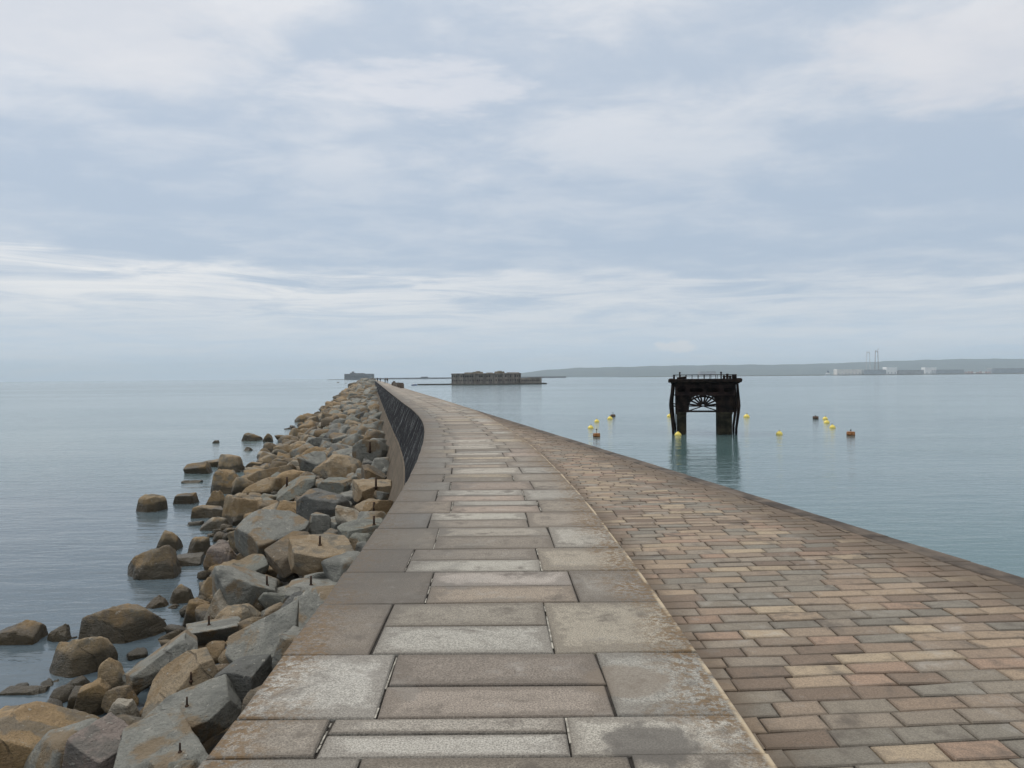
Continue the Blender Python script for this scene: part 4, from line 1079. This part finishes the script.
YB = [(590.7, 426.9, 2.6, 'yellow ball buoy on the breakwater side of the orange drum buoy'),
      (596.8, 420.7, 2.3, 'yellow ball buoy floating straight behind the orange drum buoy with tall mark'),
      (610, 417.8, 2.4, 'yellow ball buoy touching the dark drum off the breakwater'),
      (669.5, 415.4, 2.3, 'yellow ball buoy half hidden behind a fender post of the iron tower'),
      (678, 433.7, 3.0, 'yellow ball buoy floating in front of the iron tower'),
      (746.6, 415.8, 2.7, 'yellow ball buoy just beyond the seaward fender post of the iron tower'),
      (779.3, 432.8, 2.9, 'yellow ball buoy alone on open water between iron tower and rusty drum'),
      (825.2, 418.0, 2.2, 'farther of two overlapping yellow ball buoys'),
      (826.8, 421.6, 2.5, 'nearer of two overlapping yellow ball buoys'),
      (832.5, 426.4, 2.6, 'yellow ball buoy between overlapping pair and the rusty drum buoy')]
b0 = make_buoy()
for i, (px, py, r_, lb) in enumerate(YB):
    o = b0 if i == 0 else copy_tree(b0)
    p = at(px, py + r_ * .55, 0); sc = r_ * 1.12 * p.y / F_PX / .42
    o.location = (p.x, p.y, 0); o.scale = (sc,) * 3; o.rotation_euler = (random.uniform(-.08, .08), random.uniform(-.1, .1), random.uniform(0, 6))
    tag(o, lb, 'buoy', 'yellow ball buoys round the iron tower')
DB = [(596.6, 436.6, 7.2, M_ORG, .95, 'orange brown drum buoy with a thin top mark near the breakwater'),
      (613, 416.6, 4.8, M_BRN, .8, 'dark drum buoy behind a yellow ball off the breakwater'),
      (815.6, 418.8, 5.6, M_BRN, .55, 'dark brown drum buoy behind the row of yellow balls'),
      (850.8, 435.3, 8.0, M_ORG, .62, 'rusty orange drum buoy at the end of the yellow row')]
for (px, py, w, mt, mast, lb) in DB:
    o = make_drum(mt, mast); p = at(px, py, 0); sc = w * p.y / F_PX / 1.0
    o.location = (p.x, p.y, 0); o.scale = (sc,) * 3; tag(o, lb, 'buoy', 'drum buoys round the iron tower')

# ------------------------------------------------------------------ forts
def mat_fort(name, a, b2, c2):
    m, g, b = material(name); p = objco(g); x, y, z = g.sep(p)
    sv = g.comb(x, y, g.math('MULTIPLY', z, .22))
    n1 = g.noise(sv, .28, 6, .65); n2 = g.noise(p, 1.2, 5, .6)
    col = g.mix(g.smooth(n1, .38, .62), a, b2)
    col = g.mix(g.math('MULTIPLY', g.smooth(n2, .52, .66), .6), col, c2)
    g.put(b.inputs['Base Color'], col); b.inputs['Roughness'].default_value = .9
    return m
M_FORT = mat_fort('old_fort_stone', (.15, .135, .12), (.27, .24, .205), (.11, .105, .09))
M_FORTD = mat_simple('dark_opening', (.012, .012, .013), .9, .2, .5)
M_FORTW = mat_fort('weathered_earth_roof', (.10, .085, .055), (.19, .155, .11), (.06, .07, .04))
M_FOOTR = mat_simple('weedy_fort_base', (.045, .043, .036), .9, .4, .3)
fz = 800.0; fm = fz / F_PX
fp = at_depth(495, 384.4, fz)
fort = empty('sea_fort', (fp.x, fz, 0)); tag(fort, 'grey walled sea fort on its own rock with ruined works on top', 'fort')
def FX(px): return (px - 495) * fm
def FZ(py): return (384.6 - py) * fm
def curved_wall(mb, x0, x1, ybulge, y_off, z0, z1, n=24, thick=20, bat=.04):
    top, bot = [], []
    for i in range(n + 1):
        t = i / n; x = x0 + (x1 - x0) * t; y = y_off - ybulge * math.sin(math.pi * t)
        bot.append((x, y, z0)); top.append((x, y + bat * (z1 - z0), z1))
    back_b = [(x1, y_off + thick, z0), (x0, y_off + thick, z0)]; back_t = [(x1, y_off + thick, z1), (x0, y_off + thick, z1)]
    B = bot + back_b; T = top + back_t; m = len(B)
    mb.add(B + T, [tuple(range(m))[::-1], tuple(range(m, 2 * m))] + [(i, (i + 1) % m, (i + 1) % m + m, i + m) for i in range(m)])
mb = MB(); curved_wall(mb, FX(451.5), FX(521), 16, 0, 0.8, FZ(373.3), thick=55)
curved_wall(mb, FX(451), FX(521.5), 16.5, -.2, FZ(374.4), FZ(373.9), thick=55.5, bat=0)
mb.build('rampart', M_FORT, fort)
mb = MB()
for i in range(30):
    t = (i + .5) / 30; x = FX(451.5) + (FX(521) - FX(451.5)) * t; y = -16 * math.sin(math.pi * t)
    for zc, w, hh, pr in ((FZ(376.3), 1.0, 1.5, .9), (FZ(380.2), .9, 1.3, .85)):
        if random.random() < pr: mb = MB(); mb.box((x + random.uniform(-.3, .3), y + .02 * zc + .25, zc), (w, 1.2, hh)); mb.build('embrasure', M_FORTD, fort)
mb = MB()
for i in range(7):
    t = (i + .3) / 7; x = FX(453) + (FX(520) - FX(453)) * t; y = -16 * math.sin(math.pi * t) - .3
    mb = MB(); mb.box((x, y, (FZ(374) + .8) / 2), (1.3, 1.4, FZ(374) - .8)); mb.build('buttress', M_FORT, fort)
for (a, b_, t_, mt, dp) in ((464, 474, 372.3, M_FORTW, 6), (472, 483, 371.8, M_FORTW, 10), (475, 480, 371.0, M_FORT, 14), (486, 493, 372.6, M_FORTW, 8), (494, 505, 371.6, M_FORTW, 10), (497, 502, 370.9, M_FORT, 16), (506, 520, 372.5, M_FORT, 9)):
    mb = MB(); mb.box(((FX(a) + FX(b_)) / 2, dp, (FZ(t_) + FZ(374)) / 2), (FX(b_) - FX(a), 12, FZ(t_) - FZ(374)), top=(.86, .8)); mb.build('roof_work', mt, fort)
mb = MB(); mb.box(((FX(520) + FX(541.5)) / 2, 6, (FZ(378.4) + .5) / 2), (FX(541.5) - FX(520), 26, FZ(378.4) - .5), bev=.2)
mb.box(((FX(528) + FX(541.7)) / 2, 6, FZ(378.1)), (FX(541.7) - FX(528), 26.4, .5))
for q in range(9): mb.box((FX(522 + 2.1 * q), -7.05, FZ(380.8)), (.9, .3, 1.4), mi=1)
mb.build('lower_battery', [M_FORT, M_FORTD], fort)
mb = MB(); curved_wall(mb, FX(446), FX(547), 26, -2, -1.0, 1.1, thick=64, bat=.8); mb.build('base_rock', M_FOOTR, fort)
mb = MB(); mb.box(((FX(417.5) + FX(449)) / 2, -2, .35), (FX(449) - FX(417.5), 5, 1.9), top=(.97, .6)); mb.build('jetty', M_FOOTR, fort)

# the far fort at the end of the breakwater
gz = 4600.0; gm = gz / F_PX; gp = at_depth(357.5, 380, gz)
M_FORT2 = mat_fort('far_fort_stone', (.085, .085, .09), (.14, .13, .125), (.07, .07, .07))
f2 = empty('sea_fort', (gp.x, gz, 0)); tag(f2, 'small hazy fort past the far end of the sea wall', 'fort')
def GX(px): return (px - 357.5) * gm
mb = MB(); curved_wall(mb, GX(344.3), GX(371), 30, 0, 0, 5.9 * gm, thick=110, bat=.05); mb.build('rampart', M_FORT2, f2)
mb = MB()
for q in range(16): mb = MB(); mb.box((GX(345.8 + 1.55 * q), -30 * math.sin(math.pi * (q + 1) / 17.3) - .1, 3.4 * gm), (2.4, 5, 3.5)); mb.build('embrasure', M_FORTD, f2)
for (a, b_, t_) in ((349, 355, 7.0), (351, 353, 8.3), (355, 364, 6.6)):
    mb = MB(); mb.box(((GX(a) + GX(b_)) / 2, 30, t_ * gm / 2 + 5), (GX(b_) - GX(a), 30, t_ * gm - 10), top=(.85, .8)); mb.build('roof_work', M_FORT2, f2)
mb = MB(); mb.box((GX(348), 0, .5), (GX(371) - GX(331), 60, 5), top=(.97, .7)); mb.build('base_rock', M_FOOTR, f2)
# reef tips before it
for (px, py, w, lb) in ((338, 382.6, 3.2, 'dark reef tip off the far end of the rocks'), (345.5, 383.4, 1.8, 'second smaller reef tip close by the rocks end')):
    p = at(px, py, 0); m_ = p.y / F_PX
    o = bpy.data.objects.new('reef_rock', rock_mesh('reef_rock', 3, (w * m_, w * m_, 1.4 * m_), int(px), 'boulder', M_ROCK)); COL.objects.link(o)
    o.location = (p.x, p.y, 0); o.color = (.08, .075, .06, 1); tag(o, lb, 'rock', 'reef tips in the open sea')

# distant mole with a little fort
M_MOLE = mat_simple('far_mole_stone', (.075, .075, .08), .9, .3, .02)
mz = 5200.0; mm = mz / F_PX
L0 = at_depth(366, 379, mz); L1 = at_depth(566, 377, mz)
mole = empty('distant_mole', ((L0.x + L1.x) / 2, mz, 0)); tag(mole, 'low dark mole lying across the horizon behind the walled fort', 'mole')
mb = MB(); mb.box((0, 0, 4.5), (L1.x - L0.x, 40, 11), top=(1, .6)); mb.build('mole_body', M_MOLE, mole)
c = at_depth(424.5, 378, mz).x - (L0.x + L1.x) / 2
mb = MB(); mb.box((c, 0, 12.4), (7.6 * mm, 30, 7), bev=1.0, top=(.8, .8)); mb.build('battery', M_MOLE, mole)

# small motor boat
bp = at(414, 385.4, 0); BT = empty('motor_boat', (bp.x, bp.y, 0), .2); tag(BT, 'small white and blue motor boat beside the fort jetty', 'boat')
mb = MB()
hull = [(-2.6, 1.0, .0), (1.2, 1.05, .0), (2.9, .05, .3)]
sec = [(-2.6, .95), (-1, 1.15), (1, 1.0), (2.2, .55), (3.0, .04)]
vsb, fsb = [], []
for (x, w) in sec: vsb += [(x, -w, .9 + .1 * max(0, x)), (x, -w * .7, -.2), (x, w * .7, -.2), (x, w, .9 + .1 * max(0, x))]
for i in range(4):
    for q in range(3): fsb.append((i * 4 + q, i * 4 + q + 1, i * 4 + q + 5, i * 4 + q + 4))
    fsb.append((i * 4 + 3, i * 4, i * 4 + 4, i * 4 + 7))
fsb.append((0, 1, 2, 3)); mb.add(vsb, fsb); mb.build('hull', mat_simple('blue_hull', (.05, .09, .24), .4, .1, 2), BT)
mb = MB(); mb.box((-.3, 0, 1.5), (2.0, 1.5, 1.3), bev=.1, top=(.7, .85)); mb.build('cabin', mat_simple('white_paint', (.75, .75, .74), .4, .05, 1), BT)

# ------------------------------------------------------------------ people far off on the walkway
def make_person(name, joints, radii, edges, coat, trousers):
    me = bpy.data.meshes.new(name); me.from_pydata(joints, edges, []); me.update()
    o = bpy.data.objects.new(name, me); COL.objects.link(o)
    md = o.modifiers.new('skin', 'SKIN'); md.use_smooth_shade = True
    sk = me.skin_vertices[0].data
    for i, r_ in enumerate(radii): sk[i].radius = (r_, r_)
    sk[0].use_root = True
    o.modifiers.new('sub', 'SUBSURF').levels = 1
    dg = bpy.context.evaluated_depsgraph_get(); ev = o.evaluated_get(dg)
    m2 = bpy.data.meshes.new_from_object(ev); o.modifiers.clear(); o.data = m2; m2.materials.clear(); m2.materials.append(coat); m2.materials.append(trousers); m2.materials.append(M_SKIN)
    for p in m2.polygons:
        z = p.center.z; p.material_index = 1 if z < .86 else (2 if z > 1.50 else 0); p.use_smooth = True
    return o
M_SKIN = mat_simple('skin', (.42, .27, .2), .6, .05, 8); M_HAIR = mat_simple('dark_hair', (.03, .022, .018), .7, .2, 20)
J = [(0, 0, .95), (0, 0, 1.2), (0, 0, 1.42), (0, .01, 1.52), (0, .02, 1.66), (.09, 0, .9), (.12, .06, .5), (.13, .16, .08), (.13, .30, .04), (-.09, 0, .9), (-.12, -.05, .5), (-.13, -.18, .09), (-.13, -.05, .04),
     (.19, 0, 1.40), (.25, -.05, 1.12), (.25, .03, .88), (-.19, 0, 1.40), (-.25, .06, 1.12), (-.24, .16, .90)]
RD = [.14, .14, .15, .06, .10, .095, .07, .05, .045, .095, .07, .05, .045, .07, .05, .04, .07, .05, .04]
E = [(0, 1), (1, 2), (2, 3), (3, 4), (0, 5), (5, 6), (6, 7), (7, 8), (0, 9), (9, 10), (10, 11), (11, 12), (2, 13), (13, 14), (14, 15), (2, 16), (16, 17), (17, 18)]
cl = {n: mat_simple(n, c, .85, .2, 6) for n, c in (('black_jacket', (.015, .015, .018)), ('dark_blue_coat', (.03, .035, .06)), ('grey_jacket', (.10, .10, .10)), ('brown_coat', (.07, .05, .035)), ('dark_trousers', (.02, .02, .024)))}
PEOPLE = [(330, .86, 2.3, 'black_jacket', 'walker in dark clothes farthest along the walkway, taller of two'), (322, .66, 3.45, 'dark_blue_coat', 'walker in a dark blue coat beside the tall dark walker'),
          (244, .6, 4.2, 'grey_jacket', 'walker in a grey jacket before the low stone blocks'), (247, .5, 4.95, 'brown_coat', 'walker in a brown coat at the harbour edge of the walkway')]
for i, (yy, v, x0, c, lb) in enumerate(PEOPLE):
    o = make_person('person', J, RD, E, cl[c], cl['dark_trousers'])
    s_ = 1.08 if i == 0 else 1.0; o.location = (x0 + SLOPE * yy, yy, TOP); o.scale = (s_,) * 3; o.rotation_euler = (0, 0, random.choice((0.1, 3.2)))
    mb = MB(); mb.lathe([(.03, -.02), (.108, .03), (.115, .09), (.08, .15), (.02, .17)], 12, (0, .01, 1.64)); mb.build('hair', M_HAIR, o)
    tag(o, lb, 'person', 'people walking on the sea wall')
M_BLK = mat_simple('dark_stone_block', (.10, .08, .062), .9, .35, 1.5, bump=.03)
mb = MB(); mb.box((0, 0, .36), (.7, 3.4, .78), bev=.06, top=(.9, .96)); mb.box((.02, .4, .82), (.45, 1.3, .2), bev=.05); blk = mb.build('stone_block', M_BLK)
LBK = ['low dark stone block closest along the harbour edge', 'low dark stone block behind the first of the row', 'third low stone block from the camera end of the row', 'middle low stone block of the far row', 'low stone block just past the middle of the row', 'last but one low stone block of the row', 'low stone block at the far end of the row']
LBK[0] = 'low dark stone block starting the row at the harbour edge'
for i in range(7):
    o = blk if i == 0 else blk.copy()
    if i: COL.objects.link(o)
    yy = 126 + 9.2 * i; o.location = (4.95 + SLOPE * yy, yy, TOP - .02); o.rotation_euler = (0, 0, .182 + random.uniform(-.05, .05)); o.scale = (1, random.uniform(.8, 1.25), random.uniform(.75, 1.15))
    tag(o, LBK[i], 'stone block', 'low stone blocks on the far walkway')

# ------------------------------------------------------------------ far shore, hills and port
M_HILL = mat_simple('wooded_hill', (.04, .05, .042), .95, .35, .004, second=(.065, .072, .056))
M_SHORE = mat_simple('low_shore', (.07, .072, .066), .95, .3, .01)
hz_ = 15500.0
prof = [(500, 375.5), (545, 370.0), (575, 368.0), (620, 367.0), (660, 365.8), (700, 365.2), (740, 364.6), (780, 364.6), (820, 363.6), (850, 362.6), (890, 361.0), (930, 359.8), (970, 358.8), (1010, 358.8), (1060, 359.5), (1150, 361.5), (1300, 364), (1500, 368)]
hv, hf = [], []
pxs = np.linspace(500, 1500, 260); pys = np.interp(pxs, [a for a, _ in prof], [b_ for _, b_ in prof])
for i, (a, b_) in enumerate(zip(pxs, pys)):
    r1 = at_depth(a, b_, hz_); zz = max(0.0, r1.z + 4.0 * math.sin(i * .7) + random.uniform(-3.5, 3.5))
    r0 = at_depth(a, b_, hz_ - 1800)
    hv += [(r0.x, hz_ - 1800, -2), (r0.x + (r1.x - r0.x) * .4, hz_ - 1100, zz * .45), (r1.x, hz_, zz), (r1.x * 1.03, hz_ + 900, zz * .9), (r1.x * 1.06, hz_ + 2200, -2)]
for i in range(len(pxs) - 1):
    for q in range(4): hf.append((i * 5 + q, (i + 1) * 5 + q, (i + 1) * 5 + q + 1, i * 5 + q + 1))
me = bpy.data.meshes.new('hills'); me.from_pydata(hv, [], hf); me.update(); me.polygons.foreach_set('use_smooth', [True] * len(hf)); me.materials.append(M_HILL)
o = bpy.data.objects.new('hills', me); COL.objects.link(o); tag(o, 'long blue hills in haze beyond the harbour', 'hills', kind='structure')
sz = 5600.0; sm = sz / F_PX
mb = MB()
def sp(px): return at_depth(px, 374, sz).x
segs = [(640, 1.2), (690, 3.2), (760, 4.5), (820, 5.5), (900, 7.0), (980, 7.5), (1040, 8), (1200, 8), (1400, 5)]
for (a, h0), (b_, h1) in zip(segs[:-1], segs[1:]):
    x0, x1 = sp(a), sp(b_)
    mb.add([(x0, sz, -1), (x1, sz, -1), (x1, sz + 30, h1), (x0, sz + 30, h0), (x1, sz + 1800, h1), (x0, sz + 1800, h0), (x1, sz + 1900, -1), (x0, sz + 1900, -1)], [(0, 1, 2, 3), (3, 2, 4, 5), (5, 4, 6, 7)])
o = mb.build('shore', M_SHORE); tag(o, 'low dark far shore of the harbour', 'shore', kind='structure')
M_WHT = mat_simple('white_cladding', (.82, .82, .80), .6, .05, .05); M_CREAM = mat_simple('cream_cladding', (.74, .70, .65), .6, .08, .05)
M_BLUE = mat_simple('blue_grey_cladding', (.34, .37, .40), .6, .12, .05); M_PINK = mat_simple('pink_container', (.46, .34, .33), .6, .2, .08); M_ROOF = mat_simple('grey_roof', (.36, .36, .37), .7, .15, .05)
def shed(px0, px1, ytop, mat, lb, name='warehouse', depth=60, cat='warehouse', roof=True, y=sz + 60):
    m_ = y / F_PX; x0 = at_depth(px0, 370, y).x; x1 = at_depth(px1, 370, y).x; pm = (px0 + px1) / 2
    top_ = at_depth(pm, ytop, y).z
    r_ = empty(name, ((x0 + x1) / 2, y, 5)); tag(r_, lb, cat)
    hh = top_ - 5
    mb = MB(); mb.box((0, depth / 2, hh * .44), (x1 - x0, depth, hh * .88)); mb.build('wall', mat, r_)
    mb = MB(); mb.prism([(-(x1 - x0) / 2 - 1, hh * .88 + .01), ((x1 - x0) / 2 + 1, hh * .88 + .01), ((x1 - x0) / 2 - 2, hh), (-(x1 - x0) / 2 + 2, hh)], -1, depth + 1); mb.build('roof', M_ROOF if roof else mat, r_)
    mb = MB(); n = max(2, int((x1 - x0) / 25))
    for q in range(n): mb.box((-(x1 - x0) / 2 + (q + .5) * (x1 - x0) / n, -.2, hh * .16), (6, .6, hh * .28))
    mb.build('gate', M_BLUE, r_)
    return r_
shed(837, 861.5, 369.2, M_CREAM, 'long cream dock shed on the far shore', roof=False)
shed(886.5, 897, 367.2, M_WHT, 'tall bright white dock building below the cranes', roof=False)
shed(864, 886, 369.6, M_BLUE, 'low blue grey shed joined to the bright white building')
shed(925, 936.5, 367.4, M_WHT, 'small white building set back on the hill foot', y=sz + 900, roof=False)
shed(898, 924, 370.0, M_ROOF, 'low grey shed past the bright white building')
shed(936, 964, 369.6, M_BLUE, 'long dull shed before the pink container stacks')
shed(992, 1024, 368.2, M_BLUE, 'dark long quay shed with a pale roof line at the picture edge', y=sz + 100)
shed(700, 716, 371.3, M_ROOF, 'low shed alone on the thin part of the shore')
cs = []
for i in range(9):
    px = 966 + 2.9 * i; m_ = sz / F_PX; x = at_depth(px, 370, sz + 40).x
    r_ = None
    mb = MB(); hh = random.choice((9, 12, 15))
    for q in range(int(hh / 3)): mb.box((0, 0, q * 3 + 1.5), (12.2, 14, 2.9), tint=None)
    if i == 0: base = mb.build('container_stack', M_PINK); o = base
    else: o = mb.build('container_stack', M_PINK if i % 3 else M_WHT)
    o.location = (x, sz + 40, 7.4)
    tag(o, 'stack of faded pink and white containers on the far quay', 'container stack', 'container stacks on the far quay')
M_CRANE = mat_simple('red_brown_crane', (.24, .15, .14), .6, .2, .05); M_CRANE2 = mat_simple('pale_crane', (.55, .54, .54), .6, .15, .05)
def crane(px, ytop, wpx, mat, lb):
    y = sz + 80; m_ = y / F_PX; x = at_depth(px, 370, y).x; top_ = at_depth(px, ytop, y).z - 5; w = wpx * m_ / 2
    r_ = empty('dock_crane', (x, y, 5)); tag(r_, lb, 'crane', None)
    for s_ in (-1, 1):
        mb = MB()
        for yy in (0, 10): mb.bar((s_ * w, yy, 0), (s_ * w * .55, yy, top_), 1.2)
        for q in range(8):
            za = top_ * q / 8; zb_ = top_ * (q + 1) / 8; wa = w * (1 - .45 * q / 8); wb = w * (1 - .45 * (q + 1) / 8)
            mb.bar((s_ * wa, 0, za), (s_ * wb, 10, zb_), .4); mb.bar((s_ * wa, 10, za), (s_ * wb, 0, zb_), .4)
        mb.build('leg', mat, r_)
    mb = MB(); mb.bar((-w * .7, 5, top_), (w * .7, 5, top_), 6, 3.5); mb.bar((-w * .78, 0, top_ * .5), (w * .78, 0, top_ * .5), 1.2)
    mb.build('crossbeam', mat, r_)
    mb = MB(); mb.bar((0, 5, top_), (w * 1.2, 5, top_ + 22), 1.6); mb.bar((0, 5, top_), (-w * .9, 5, top_ + 9), 1.2); mb.build('jib', mat, r_)
crane(877, 351.2, 4.0, M_CRANE, 'tall red brown crane rising above the dock sheds')
crane(868.5, 352.5, 4.6, M_CRANE2, 'pale grey crane standing behind the red brown crane')
# ship with a dark funnel by the shore
sx = at_depth(828, 371, sz - 60).x; sh = empty('ship', (sx, sz - 60, 0)); tag(sh, 'white ship with dark blue top moored off the far shore', 'ship')
mb = MB(); mb.prism([(-18, -1), (17, -1), (20, 9), (-18, 9)], -8, 8); mb.build('hull', M_BLUE, sh)
mb = MB(); mb.box((0, 0, 13), (26, 13, 8), bev=.4); mb.box((0, 0, 19), (18, 11, 4), bev=.3); mb.build('superstructure', M_WHT, sh)
mb = MB(); mb.box((0, 0, 28), (14, 8, 14), top=(.35, .5)); mb.tube([(0, 0, 34), (0, 0, 44)], .8, 6); mb.build('funnel', mat_simple('navy_paint', (.03, .05, .11), .5, .1, .1), sh)
# lamp masts of the port
pole = None
LM = 0
for px in (968, 974, 980, 986, 993, 999, 1004, 1012):
    y = sz + 140; x = at_depth(px, 370, y).x
    if pole is None:
        mb = MB(); mb.tube([(0, 0, 0), (0, 0, 36)], [.9, .5], 6); mb.box((0, 0, 36.3), (6, 2.5, 1.2)); pole = mb.build('light_mast', M_CRANE2); o = pole
    else: o = pole.copy(); COL.objects.link(o)
    o.location = (x, y, 6); tag(o, 'thin light mast standing over the far container quay', 'light mast', 'light masts on the far quay')

# ------------------------------------------------------------------ air
hb = MB(); hb.box((0, 8000, 190 - .5), (38600, 22700, 381))
m = bpy.data.materials.new('haze_air'); m.use_nodes = True; nt = m.node_tree; nt.nodes.clear()
out = nt.nodes.new('ShaderNodeOutputMaterial'); pv = nt.nodes.new('ShaderNodeVolumePrincipled')
pv.inputs['Color'].default_value = (.76, .91, 1.0, 1); pv.inputs['Density'].default_value = 5.6e-5; pv.inputs['Anisotropy'].default_value = 0.0
nt.links.new(pv.outputs[0], out.inputs['Volume'])
hz = hb.build('haze', m); tag(hz, 'thin pale sea haze over the whole bay', 'haze', kind='stuff')

print('DUP', [k for k, v in named.items() if v > 1])
